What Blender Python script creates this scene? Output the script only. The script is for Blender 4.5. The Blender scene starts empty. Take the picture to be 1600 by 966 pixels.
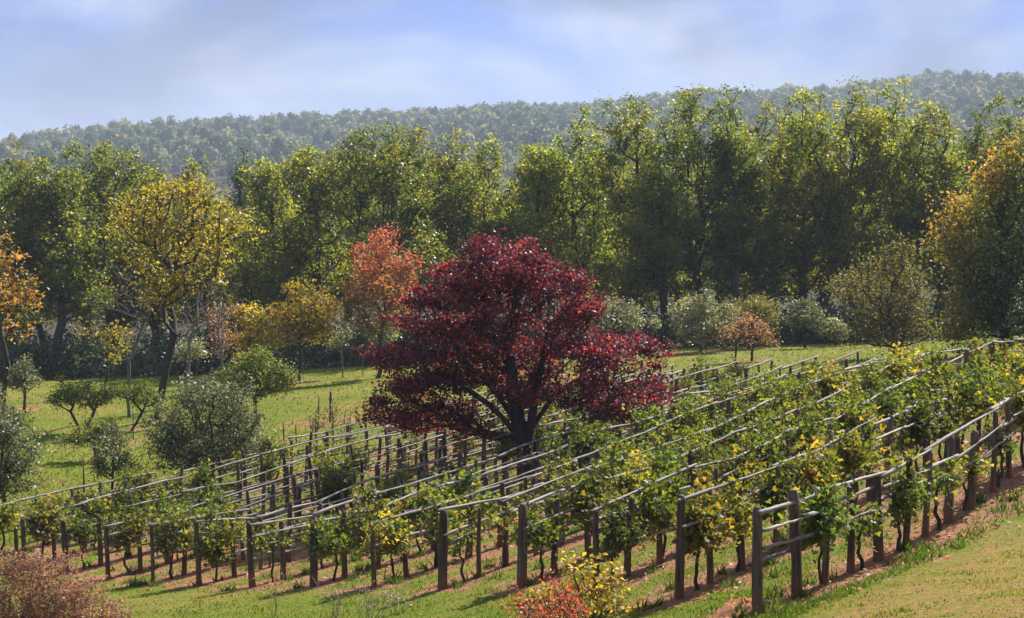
import bpy, math, random
import numpy as np

# ------------------------------------------------------------------ camera
sc = bpy.context.scene
COL = sc.collection
FPX = 2600.0                       # focal length in pixels of the 1600 px wide photograph
PITCH = math.atan(183 / FPX)
cam = bpy.data.cameras.new('camera')
cam.lens = 36 * FPX / 1600
cam.clip_start = 0.5
cam.clip_end = 9000
cam_o = bpy.data.objects.new('camera', cam)
cam_o.rotation_euler = (math.pi / 2 - PITCH, 0, 0)
COL.objects.link(cam_o)
sc.camera = cam_o

# ------------------------------------------------------------------ sky, sun, exposure
SUN_AZ, SUN_EL = 35.0, 40.0
w = bpy.data.worlds.new('World')
sc.world = w
w.use_nodes = True
wn, wl = w.node_tree.nodes, w.node_tree.links
bg = wn['Background']
sky = wn.new('ShaderNodeTexSky')
sky.sky_type = 'NISHITA'
sky.sun_disc = False
sky.sun_elevation = math.radians(SUN_EL)
sky.sun_rotation = math.radians(SUN_AZ)
sky.altitude = 300
sky.air_density = 1.0
sky.dust_density = 0.2
sky.ozone_density = 4.0
tc = wn.new('ShaderNodeTexCoord')
mp = wn.new('ShaderNodeMapping')
mp.inputs['Scale'].default_value = (4.5, 4.5, 11.0)
mp.inputs['Location'].default_value = (1.32, 0.4, 0.35)
nz = wn.new('ShaderNodeTexNoise')
nz.inputs['Scale'].default_value = 1.15
nz.inputs['Detail'].default_value = 8
nz.inputs['Roughness'].default_value = 0.58
nz.inputs['Distortion'].default_value = 0.5
cr = wn.new('ShaderNodeValToRGB')
cr.color_ramp.elements[0].position = 0.39
cr.color_ramp.elements[0].color = (0, 0, 0, 1)
cr.color_ramp.elements[1].position = 0.57
cr.color_ramp.elements[1].color = (1, 1, 1, 1)
tint = wn.new('ShaderNodeMix'); tint.data_type = 'RGBA'; tint.blend_type = 'MULTIPLY'
tint.inputs['Factor'].default_value = 1.0
tint.inputs['B'].default_value = (0.45, 0.48, 0.88, 1)
mx = wn.new('ShaderNodeMix'); mx.data_type = 'RGBA'
mx.inputs['B'].default_value = (5.1, 5.8, 7.6, 1)
sc_f = wn.new('ShaderNodeMath'); sc_f.operation = 'MULTIPLY'; sc_f.inputs[1].default_value = 0.95
wl.new(tc.outputs['Generated'], mp.inputs['Vector'])
wl.new(mp.outputs['Vector'], nz.inputs['Vector'])
wl.new(nz.outputs['Fac'], cr.inputs['Fac'])
wl.new(cr.outputs['Color'], sc_f.inputs[0])
wl.new(sky.outputs['Color'], tint.inputs['A'])
wl.new(tint.outputs['Result'], mx.inputs['A'])
wl.new(sc_f.outputs[0], mx.inputs['Factor'])
mp2 = wn.new('ShaderNodeMapping')
mp2.inputs['Scale'].default_value = (3.2, 3.2, 6.5); mp2.inputs['Location'].default_value = (0.2, 1.7, 0.9); mp2.inputs['Rotation'].default_value = (0, 0.5, 0)
nz2 = wn.new('ShaderNodeTexNoise'); nz2.inputs['Scale'].default_value = 1.6; nz2.inputs['Detail'].default_value = 5; nz2.inputs['Distortion'].default_value = 0.4
cr2 = wn.new('ShaderNodeValToRGB')
cr2.color_ramp.elements[0].position = 0.44; cr2.color_ramp.elements[0].color = (0, 0, 0, 1)
cr2.color_ramp.elements[1].position = 0.64; cr2.color_ramp.elements[1].color = (.85, .85, .85, 1)
mx2 = wn.new('ShaderNodeMix'); mx2.data_type = 'RGBA'
mx2.inputs['B'].default_value = (1.9, 2.35, 4.1, 1)
wl.new(tc.outputs['Generated'], mp2.inputs['Vector']); wl.new(mp2.outputs['Vector'], nz2.inputs['Vector'])
wl.new(nz2.outputs['Fac'], cr2.inputs['Fac']); wl.new(cr2.outputs['Color'], mx2.inputs['Factor'])
wl.new(mx.outputs['Result'], mx2.inputs['A'])
wl.new(mx2.outputs['Result'], bg.inputs['Color'])
bg.inputs['Strength'].default_value = 0.06

sun = bpy.data.lights.new('sun', 'SUN')
sun.energy = 5.0
sun.angle = math.radians(0.53)
sun.color = (1.0, 0.95, 0.86)
sun_o = bpy.data.objects.new('sun', sun)
sun_o.rotation_euler = (math.radians(90 - SUN_EL), 0, math.radians(180 - SUN_AZ))
sun_o.location = (30, 40, 60)
COL.objects.link(sun_o)

vs = sc.view_settings
vs.view_transform = 'Standard'
vs.look = 'None'
vs.exposure = 1.1
vs.gamma = 1.0
sc.cycles.max_bounces = 8
sc.cycles.diffuse_bounces = 4
sc.cycles.transmission_bounces = 5
sc.cycles.glossy_bounces = 2
sc.cycles.volume_bounces = 0
sc.cycles.use_denoising = True

# ------------------------------------------------------------------ helpers
def at(u, v, d):
    """Point at depth d (metres along +Y) seen at pixel (u, v) of the 1600x966 photograph: used to survey the place."""
    a, b = (u - 800) / FPX, (483 - v) / FPX
    c, s = math.cos(PITCH), math.sin(PITCH)
    y = c + b * s
    k = d / y
    return np.array([a * k, d, (-s + b * c) * k])

def zat(v, d):
    return at(800, v, d)[2]

ORD = ['first', 'second', 'third', 'fourth', 'fifth', 'sixth', 'seventh', 'eighth', 'ninth', 'tenth', 'eleventh', 'twelfth', 'thirteenth', 'fourteenth', 'fifteenth', 'sixteenth',
       'seventeenth', 'eighteenth', 'nineteenth', 'twentieth', 'twenty-first', 'twenty-second', 'twenty-third', 'twenty-fourth', 'twenty-fifth', 'twenty-sixth', 'twenty-seventh', 'twenty-eighth', 'twenty-ninth', 'thirtieth']

def tag(o, label=None, cat=None, group=None, kind=None):
    if label: o['label'] = label
    if cat: o['category'] = cat
    if group: o['group'] = group
    if kind: o['kind'] = kind
    return o

def empty(name, loc=(0, 0, 0), rz=0.0):
    o = bpy.data.objects.new(name, None)
    o.location = loc
    o.rotation_euler = (0, 0, rz)
    o.empty_display_size = 0.2
    COL.objects.link(o)
    return o

def link(name, mesh, parent=None, loc=None):
    o = bpy.data.objects.new(name, mesh)
    COL.objects.link(o)
    if parent is not None: o.parent = parent
    if loc is not None: o.location = loc
    return o

def mesh_np(name, verts, faces, mats, attr=None, smooth=False):
    """faces: list of integer arrays (n, k), one per polygon size; attr: {name: per-vertex floats}."""
    me = bpy.data.meshes.new(name)
    verts = np.asarray(verts, dtype=np.float32)
    me.vertices.add(len(verts))
    me.vertices.foreach_set('co', verts.ravel())
    faces = [np.asarray(f, dtype=np.int32) for f in faces if len(f)]
    loops = np.concatenate([f.ravel() for f in faces])
    tot = np.concatenate([np.full(len(f), f.shape[1], dtype=np.int32) for f in faces])
    start = np.concatenate([[0], np.cumsum(tot)[:-1]]).astype(np.int32)
    me.loops.add(len(loops))
    me.loops.foreach_set('vertex_index', loops)
    me.polygons.add(len(tot))
    me.polygons.foreach_set('loop_start', start)
    me.polygons.foreach_set('loop_total', tot)
    if smooth:
        me.polygons.foreach_set('use_smooth', np.ones(len(tot), dtype=bool))
    for m in (mats if isinstance(mats, (list, tuple)) else [mats]):
        me.materials.append(m)
    for k, a in (attr or {}).items():
        at_ = me.attributes.new(k, 'FLOAT', 'POINT')
        at_.data.foreach_set('value', np.asarray(a, dtype=np.float32))
    me.update(calc_edges=True)
    me.validate()
    return me

def frames(rng, n, up_bias=0.0):
    """n random orthonormal frames (length axis, side axis, normal)."""
    nrm = rng.normal(size=(n, 3)); nrm[:, 2] = np.abs(nrm[:, 2]) + up_bias
    nrm /= np.linalg.norm(nrm, axis=1)[:, None]
    t = rng.normal(size=(n, 3))
    t -= nrm * (t * nrm).sum(1)[:, None]
    t /= np.linalg.norm(t, axis=1)[:, None]
    return t, np.cross(nrm, t), nrm

KITE = np.array([(0, 0, 0), (.5, .5, .14), (0, 1, -.05), (-.5, .5, .14)])
LOBED = np.array([(0, .1, 0), (.48, -.08, .05), (.52, .46, .1), (.22, .5, .0), (0, 1, -.1), (-.22, .5, .0), (-.52, .46, .1), (-.48, -.08, .05)])

def leaf_mesh(rng, pts, size, tints, shape=KITE, aspect=.62, up_bias=.3):
    n = len(pts)
    t, s, nr = frames(rng, n, up_bias)
    size = np.asarray(size)[:, None, None]
    k = shape.shape[0]
    v = pts[:, None, :] + size * (t[:, None, :] * (shape[None, :, 1:2] - .5) + s[:, None, :] * shape[None, :, 0:1] * aspect + nr[:, None, :] * shape[None, :, 2:3])
    f = np.arange(n * k).reshape(n, k)
    return v.reshape(-1, 3), f, np.repeat(tints, k)

def tubes(P0, P1, R0, R1, sides=5):
    """One tapered tube for each segment P0->P1."""
    d = P1 - P0
    L = np.linalg.norm(d, axis=1)[:, None] + 1e-9
    d = d / L
    ref = np.where(np.abs(d[:, 2:3]) > .9, np.array([[1., 0, 0]]), np.array([[0, 0, 1.]]))
    a = np.cross(d, ref); a /= np.linalg.norm(a, axis=1)[:, None]
    b = np.cross(d, a)
    th = np.arange(sides) / sides * 2 * math.pi
    ring = np.cos(th)[None, :, None] * a[:, None, :] + np.sin(th)[None, :, None] * b[:, None, :]
    q0 = (P0 - d * R0[:, None] * .3)[:, None, :] + ring * R0[:, None, None]
    q1 = P1[:, None, :] + ring * R1[:, None, None]
    v = np.concatenate([q0, q1], axis=1).reshape(-1, 3)
    n = len(P0)
    i = np.arange(sides); j = (i + 1) % sides
    q = np.stack([i, j, j + sides, i + sides], axis=1)
    f = (np.arange(n)[:, None, None] * 2 * sides + q[None]).reshape(-1, 4)
    return v, f

def pipe(points, radii, sides=8, cap=True, rng=None, rough=0.0):
    """A continuous tube through points."""
    P = np.asarray(points, float); R = np.asarray(radii, float)
    T = np.gradient(P, axis=0); T /= np.linalg.norm(T, axis=1)[:, None]
    ref = np.array([1., 0, 0]) if abs(T[0][0]) < .8 else np.array([0, 1., 0])
    V = []
    th = np.arange(sides) / sides * 2 * math.pi
    for p, t, r in zip(P, T, R):
        a = np.cross(t, ref); a /= np.linalg.norm(a)
        b = np.cross(t, a)
        rr = r * (1 + (rng.normal(size=sides) * rough if rng is not None else 0))
        V.append(p + (np.cos(th) * rr)[:, None] * a + (np.sin(th) * rr)[:, None] * b)
    V = np.concatenate(V)
    F = []
    for k in range(len(P) - 1):
        for i in range(sides):
            j = (i + 1) % sides
            F.append((k * sides + i, k * sides + j, (k + 1) * sides + j, (k + 1) * sides + i))
    fs = [np.array(F)]
    if cap:
        fs.append(np.array([list(range(sides))[::-1], list(range((len(P) - 1) * sides, len(P) * sides))]))
    return V, fs

# ------------------------------------------------------------------ materials
def nodes_of(name):
    m = bpy.data.materials.new(name)
    m.use_nodes = True
    nt = m.node_tree
    for n in list(nt.nodes): nt.nodes.remove(n)
    out = nt.nodes.new('ShaderNodeOutputMaterial')
    return m, nt.nodes, nt.links, out

def ramp(nodes, stops):
    r = nodes.new('ShaderNodeValToRGB')
    e = r.color_ramp.elements
    while len(e) < len(stops): e.new(0.5)
    for i, (p, c) in enumerate(stops):
        e[i].position = p; e[i].color = (*c, 1)
    return r

def leaf_material(name, stops, trans=.5, gloss=.035, rough=.5, boost=1.9, hue_var=.01, val_var=.15):
    m, N, L, out = nodes_of(name)
    a = N.new('ShaderNodeAttribute'); a.attribute_name = 'tint'
    r = ramp(N, stops)
    L.new(a.outputs['Fac'], r.inputs['Fac'])
    oi = N.new('ShaderNodeObjectInfo')
    hs = N.new('ShaderNodeHueSaturation')
    h = N.new('ShaderNodeMapRange'); h.inputs['To Min'].default_value = .5 - hue_var; h.inputs['To Max'].default_value = .5 + hue_var
    v = N.new('ShaderNodeMapRange'); v.inputs['To Min'].default_value = 1 - val_var; v.inputs['To Max'].default_value = 1 + val_var
    L.new(oi.outputs['Random'], h.inputs['Value']); L.new(oi.outputs['Random'], v.inputs['Value'])
    L.new(h.outputs[0], hs.inputs['Hue']); L.new(v.outputs[0], hs.inputs['Value'])
    L.new(r.outputs['Color'], hs.inputs['Color'])
    d = N.new('ShaderNodeBsdfDiffuse')
    t = N.new('ShaderNodeBsdfTranslucent')
    g = N.new('ShaderNodeBsdfGlossy'); g.inputs['Roughness'].default_value = rough
    g.inputs['Color'].default_value = (.9, .92, .95, 1)
    tm = N.new('ShaderNodeMix'); tm.data_type = 'RGBA'; tm.blend_type = 'MULTIPLY'; tm.inputs['Factor'].default_value = 1
    tm.inputs['B'].default_value = (boost * 1.05, boost, boost * .55, 1)
    L.new(hs.outputs['Color'], d.inputs['Color'])
    L.new(hs.outputs['Color'], tm.inputs['A']); L.new(tm.outputs['Result'], t.inputs['Color'])
    m1 = N.new('ShaderNodeMixShader'); m1.inputs[0].default_value = trans
    L.new(d.outputs[0], m1.inputs[1]); L.new(t.outputs[0], m1.inputs[2])
    m2 = N.new('ShaderNodeMixShader'); m2.inputs[0].default_value = gloss
    L.new(m1.outputs[0], m2.inputs[1]); L.new(g.outputs[0], m2.inputs[2])
    L.new(m2.outputs[0], out.inputs['Surface'])
    return m

def bark_material(name, c0, c1, scale=6.0, clay=None, rough=.85, spec=.25, stretch=(1, 1, .18), clay_h=.45):
    m, N, L, out = nodes_of(name)
    p = N.new('ShaderNodeBsdfPrincipled')
    p.inputs['Roughness'].default_value = rough
    p.inputs['Specular IOR Level'].default_value = spec
    t = N.new('ShaderNodeTexCoord')
    oi = N.new('ShaderNodeObjectInfo')
    mpn = N.new('ShaderNodeMapping'); mpn.inputs['Scale'].default_value = stretch
    add = N.new('ShaderNodeVectorMath'); add.operation = 'ADD'
    L.new(t.outputs['Object'], add.inputs[0]); L.new(oi.outputs['Random'], add.inputs[1])
    L.new(add.outputs[0], mpn.inputs['Vector'])
    n = N.new('ShaderNodeTexNoise'); n.inputs['Scale'].default_value = scale; n.inputs['Detail'].default_value = 6; n.inputs['Roughness'].default_value = .65
    L.new(mpn.outputs[0], n.inputs['Vector'])
    r = ramp(N, [(.32, c0), (.7, c1)])
    L.new(n.outputs['Fac'], r.inputs['Fac'])
    hs = N.new('ShaderNodeHueSaturation')
    v = N.new('ShaderNodeMapRange'); v.inputs['To Min'].default_value = .65; v.inputs['To Max'].default_value = 1.35
    L.new(oi.outputs['Random'], v.inputs['Value']); L.new(v.outputs[0], hs.inputs['Value'])
    L.new(r.outputs['Color'], hs.inputs['Color'])
    colr = hs.outputs['Color']
    if clay:
        sx = N.new('ShaderNodeSeparateXYZ'); L.new(t.outputs['Object'], sx.inputs[0])
        mr = N.new('ShaderNodeMapRange'); mr.inputs['From Min'].default_value = clay_h; mr.inputs['From Max'].default_value = 0.05
        L.new(sx.outputs['Z'], mr.inputs['Value'])
        mu = N.new('ShaderNodeMath'); mu.operation = 'MULTIPLY'; L.new(mr.outputs[0], mu.inputs[0]); L.new(n.outputs['Fac'], mu.inputs[1])
        mu2 = N.new('ShaderNodeMath'); mu2.operation = 'MULTIPLY'; mu2.inputs[1].default_value = 1.5; mu2.use_clamp = True; L.new(mu.outputs[0], mu2.inputs[0])
        mm = N.new('ShaderNodeMix'); mm.data_type = 'RGBA'; mm.inputs['B'].default_value = (*clay, 1)
        L.new(mu2.outputs[0], mm.inputs['Factor']); L.new(colr, mm.inputs['A'])
        colr = mm.outputs['Result']
    L.new(colr, p.inputs['Base Color'])
    b = N.new('ShaderNodeBump'); b.inputs['Strength'].default_value = .6; b.inputs['Distance'].default_value = .03
    L.new(n.outputs['Fac'], b.inputs['Height']); L.new(b.outputs[0], p.inputs['Normal'])
    L.new(p.outputs[0], out.inputs['Surface'])
    return m

M = {}
M['bark'] = bark_material('dark_bark', (.022, .018, .016), (.08, .068, .06))
M['bark_grey'] = bark_material('grey_bark', (.045, .042, .042), (.15, .14, .138))
M['bark_pale'] = bark_material('pale_bark', (.07, .064, .064), (.2, .18, .18))
M['bark_maple'] = bark_material('maple_bark', (.022, .016, .016), (.075, .06, .058), scale=4)
M['post'] = bark_material('post_wood', (.018, .012, .009), (.17, .12, .09), scale=14, stretch=(1, 1, .07), clay=(.22, .085, .045))
M['rail'] = bark_material('rail_wood', (.055, .046, .042), (.36, .32, .295), scale=16, stretch=(.35, 1, 1), spec=.4, rough=.7)
M['vine_wood'] = bark_material('vine_wood', (.02, .015, .012), (.07, .05, .04), scale=14)
M['stake'] = bark_material('stake_wood', (.05, .045, .04), (.14, .12, .1))

G = leaf_material
M['oak'] = G('green_leaves', [(0, (.028, .05, .008)), (.45, (.065, .09, .012)), (.8, (.13, .135, .015)), (1, (.27, .20, .02))], trans=.66, gloss=.035, rough=.42, boost=2.5)
M['poplar'] = G('yellow_green_leaves', [(0, (.036, .06, .008)), (.4, (.09, .112, .013)), (.75, (.165, .165, .018)), (1, (.30, .215, .02))], trans=.66, gloss=.035, rough=.42, boost=2.5)
M['walnut'] = G('golden_leaves', [(0, (.06, .075, .01)), (.4, (.15, .145, .015)), (.75, (.30, .22, .02)), (1, (.42, .24, .03))], trans=.6, gloss=.04)
M['dark'] = G('dark_green_leaves', [(0, (.018, .032, .012)), (.6, (.04, .065, .018)), (1, (.085, .10, .02))], trans=.4, gloss=.06)
M['yellow'] = G('yellow_leaves', [(0, (.08, .085, .012)), (.4, (.2, .165, .015)), (.9, (.42, .28, .025)), (1, (.45, .18, .04))])
M['orange'] = G('orange_leaves', [(0, (.09, .09, .02)), (.35, (.19, .135, .03)), (.65, (.29, .105, .055)), (1, (.42, .075, .07))])
M['amber'] = G('amber_leaves', [(0, (.06, .07, .015)), (.35, (.17, .135, .025)), (.7, (.38, .20, .03)), (1, (.42, .12, .05))])
M['turning'] = G('turning_leaves', [(0, (.03, .055, .012)), (.35, (.07, .10, .018)), (.6, (.2, .16, .02)), (.82, (.40, .22, .03)), (1, (.5, .16, .05))], gloss=.05)
M['maple'] = G('crimson_leaves', [(0, (.018, .005, .011)), (.4, (.052, .008, .020)), (.66, (.125, .013, .029)), (.88, (.27, .035, .045)), (1, (.38, .10, .07))], trans=.6, gloss=.035, boost=2.1, hue_var=0)  # crimson foliage; the lightest stops paint sunlit patches into the leaves
M['silver'] = G('silver_green_leaves', [(0, (.035, .05, .022)), (.5, (.10, .12, .05)), (1, (.26, .27, .16))], trans=.4, gloss=.05, rough=.5)
M['sage'] = G('sage_leaves', [(0, (.07, .085, .04)), (.5, (.17, .18, .08)), (1, (.36, .33, .2))], trans=.4, gloss=.08)
M['olive'] = G('olive_leaves', [(0, (.06, .065, .02)), (.5, (.14, .13, .03)), (.85, (.22, .17, .04)), (1, (.34, .18, .1))], trans=.45)
M['bright'] = G('fresh_green_leaves', [(0, (.045, .075, .012)), (.5, (.11, .15, .02)), (1, (.24, .24, .03))], trans=.45)
M['pink'] = G('russet_leaves', [(0, (.09, .085, .04)), (.4, (.24, .14, .09)), (1, (.45, .17, .11))])
M['barberry'] = G('purple_brown_leaves', [(0, (.09, .085, .03)), (.35, (.17, .11, .06)), (.55, (.28, .13, .11)), (.85, (.38, .15, .13)), (1, (.44, .28, .14))], trans=.42)
M['scarlet'] = G('scarlet_leaves', [(0, (.12, .10, .02)), (.2, (.22, .05, .03)), (.65, (.34, .035, .05)), (.9, (.42, .12, .12)), (1, (.42, .3, .05))])
M['vine'] = G('vine_leaves', [(0, (.028, .055, .008)), (.38, (.065, .10, .012)), (.7, (.15, .15, .018)), (.9, (.32, .24, .03)), (1, (.45, .15, .03))], trans=.58, gloss=.03, boost=2.0, val_var=.25)
M['vine_gold'] = G('golden_vine_leaves', [(0, (.03, .055, .008)), (.3, (.07, .10, .012)), (.55, (.15, .155, .02)), (.82, (.32, .22, .03)), (1, (.36, .11, .035))], trans=.58, gloss=.03, boost=2.0, val_var=.25)
M['forest'] = G('hazed_forest_leaves', [(0, (.03, .05, .036)), (.5, (.085, .11, .075)), (.92, (.18, .195, .13)), (1, (.2, .14, .09))], trans=.45, gloss=0)  # greens paled and blued: part of the distance haze is in the leaf colour
M['grass'] = G('grass_blades', [(0, (.035, .075, .005)), (.5, (.10, .13, .008)), (.8, (.2, .16, .03)), (1, (.3, .2, .07))], trans=.45, gloss=.03)
M['straw'] = G('dry_stems', [(0, (.14, .11, .07)), (1, (.38, .31, .22))], trans=.2)

# ------------------------------------------------------------------ survey of the ground
VP = at(2560, 190, 1.0)                                   # direction in which the vine rows run
ROW_DIR = VP[:2] / np.linalg.norm(VP[:2])
ENDS = [(1185, 955, 27.5), (1060, 937, 31.5), (933, 924, 35), (815, 918, 38), (692, 922, 40.5), (583, 917, 43), (490, 917, 45.5),
        (395, 918, 47.5), (310, 915, 49.5), (240, 912, 51.5), (170, 905, 53.5), (105, 896, 55.5), (40, 886, 57.5), (-25, 876, 59.5)]
ctrl = []
for (u, v, d) in ENDS:
    for k in (0, 12, 26, 44):
        ctrl.append(at(2560 - (2560 - u) * d / (d + k), 190 + (v - 190) * d / (d + k), d + k))
for q in [(-250, 870, 62), (-250, 760, 75), (0, 760, 74), (0, 700, 90), (110, 700, 88), (250, 690, 90), (300, 650, 105), (60, 640, 112), (0, 620, 125), (450, 620, 108),
          (540, 600, 120), (560, 650, 98), (-250, 640, 115), (-250, 605, 140), (0, 600, 140), (200, 592, 142), (500, 576, 142), (800, 560, 140), (1080, 547, 132), (1260, 543, 134), (1420, 548, 118), (1600, 540, 118),
          (1900, 540, 100), (1900, 640, 60), (1900, 800, 36), (1600, 966, 22.5), (1350, 966, 24.5), (1100, 966, 28.5), (800, 966, 33), (400, 966, 40), (0, 966, 44), (-250, 966, 48),
          (1900, 966, 20), (0, 1150, 31), (500, 1150, 25), (1000, 1150, 19.5), (1600, 1200, 14.5), (800, 1500, 11), (2200, 1500, 8), (-600, 1500, 17)]:
    ctrl.append(at(*q))
ctrl = np.array(ctrl)
def _tps(r2):
    return np.where(r2 > 0, .5 * r2 * np.log(r2 + 1e-12), 0)
S = 40.0
_c = ctrl[:, :2] / S
_K = _tps(((_c[:, None] - _c[None]) ** 2).sum(-1)) + np.eye(len(_c)) * .004
_P = np.c_[np.ones(len(_c)), _c]
_A = np.block([[_K, _P], [_P.T, np.zeros((3, 3))]])
_w = np.linalg.solve(_A, np.r_[ctrl[:, 2], 0, 0, 0])
RIDGE_D = 2400.0
_ru = [-700, -300, 0, 100, 200, 300, 400, 500, 600, 700, 800, 900, 1000, 1050, 1150, 1250, 1400, 1440, 1500, 1600, 1900, 2300]
_rv = [355, 305, 268, 253, 230, 219, 213, 205, 201, 197, 189, 185, 176, 169, 171, 161, 147, 139, 148, 164, 176, 195]
_rx = [(u - 800) / FPX * RIDGE_D for u in _ru]
_rz = [zat(v, RIDGE_D) for v in _rv]

def ground(X, Y):
    X = np.atleast_1d(np.asarray(X, float)); Y = np.atleast_1d(np.asarray(Y, float))
    xc = np.clip(X, -62, 48); yc = np.clip(Y, 4, 150)
    out = np.empty(X.shape)
    fx, fy = xc.ravel() / S, yc.ravel() / S
    res = np.empty(fx.shape)
    for i in range(0, len(fx), 20000):
        sl = slice(i, i + 20000)
        q = np.c_[fx[sl], fy[sl]]
        res[sl] = _tps(((q[:, None] - _c[None]) ** 2).sum(-1)) @ _w[:len(_c)] + _w[-3] + q @ _w[-2:]
    near = res.reshape(X.shape)
    t = np.clip((Y - 140) / 110, 0, 1); t = t * t * (3 - 2 * t)
    valley = -24 + 2.5 * np.sin(X * .013)
    z = near * (1 - t) + valley * t
    rz = np.interp(X, _rx, _rz) + 5 * np.sin(X * .019 + Y * .005) * np.sin(Y * .004 + 1)
    s = np.clip((Y - 600) / (RIDGE_D - 600), 0, 1)
    ease = s * s * (3 - 2 * s) * .65 + s * .35
    z = z + (rz - valley) * ease
    b = np.clip((Y - RIDGE_D) / 900, 0, 1)
    z = z - 90 * b * b
    return z

def gz(x, y):
    return float(ground([x], [y])[0])

def gpix(u, d):
    """Ground point at depth d straight below image column u."""
    x = (u - 800) / FPX * d / (math.cos(PITCH))
    # the column's plane is slightly tilted with the pitch: two refinements are enough
    for _ in range(2):
        z = gz(x, d)
        x = (u - 800) / FPX * (d * math.cos(PITCH) - z * math.sin(PITCH))
    return np.array([x, d, gz(x, d)])

E0 = [gpix(u, d) for (u, v, d) in ENDS]
ROW_LEN = [28, 31, 33.5, 35.5, 37, 38, 39, 40, 41, 42, 43, 44, 45, 46]

# ------------------------------------------------------------------ ground sheet
def axis(lo, hi, step, far_lo, far_hi, grow=1.25):
    a = list(np.arange(lo, hi + 1e-6, step))
    s = step
    while a[-1] < far_hi:
        s = min(s * grow, 60); a.append(a[-1] + s)
    s = step
    while a[0] > far_lo:
        s = min(s * grow, 60); a.insert(0, a[0] - s)
    return np.array(a)

gx = axis(-46, 34, .45, -2800, 2800)
gy = axis(18, 135, .45, -60, 4500)
XX, YY = np.meshgrid(gx, gy)
ZZ = ground(XX, YY)
soil = np.zeros(XX.shape)
for e, ln in zip(E0, ROW_LEN):
    rel = np.stack([XX - e[0], YY - e[1]], -1)
    along = rel @ ROW_DIR
    perp = rel @ np.array([ROW_DIR[1], -ROW_DIR[0]])
    wgt = np.clip(1.35 - np.abs(perp + .1) / 1.25, 0, 1) * np.clip((along + 1.2) / .8, 0, 1) * np.clip((ln + 1 - along) / 1, 0, 1)
    soil = np.maximum(soil, wgt)
for (u, d, r) in [(37, 112, 2.0), (130, 98, 1.2), (210, 98, 1.4), (215, 90, 1.2), (150, 82, 1.0), (495, 95, 2.6), (520, 96, 2.4), (468, 124, 2.2), (1095, 127, 2.5), (1172, 112, 2.2), (1258, 130, 1.6), (245, 104, 1.8), (430, 88, 1.8)]:
    q = gpix(u, d)
    soil = np.maximum(soil, .8 * np.clip(1.3 - np.hypot(XX - q[0], (YY - q[1]) * .8) / r, 0, 1))
near_slope = np.clip((24 + (XX * 1.0) - (YY - 14)) / 14, 0, 1)       # worn dry turf on the near slope
rel = np.stack([XX - E0[0][0], YY - E0[0][1]], -1)
pp = rel @ np.array([ROW_DIR[1], -ROW_DIR[0]])
dry = np.clip((pp - 1.1) / 1.0, 0, 1)
n0, n1 = len(gy), len(gx)
idx = np.arange(n0 * n1).reshape(n0, n1)
quads = np.stack([idx[:-1, :-1], idx[:-1, 1:], idx[1:, 1:], idx[1:, :-1]], -1).reshape(-1, 4)

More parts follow.
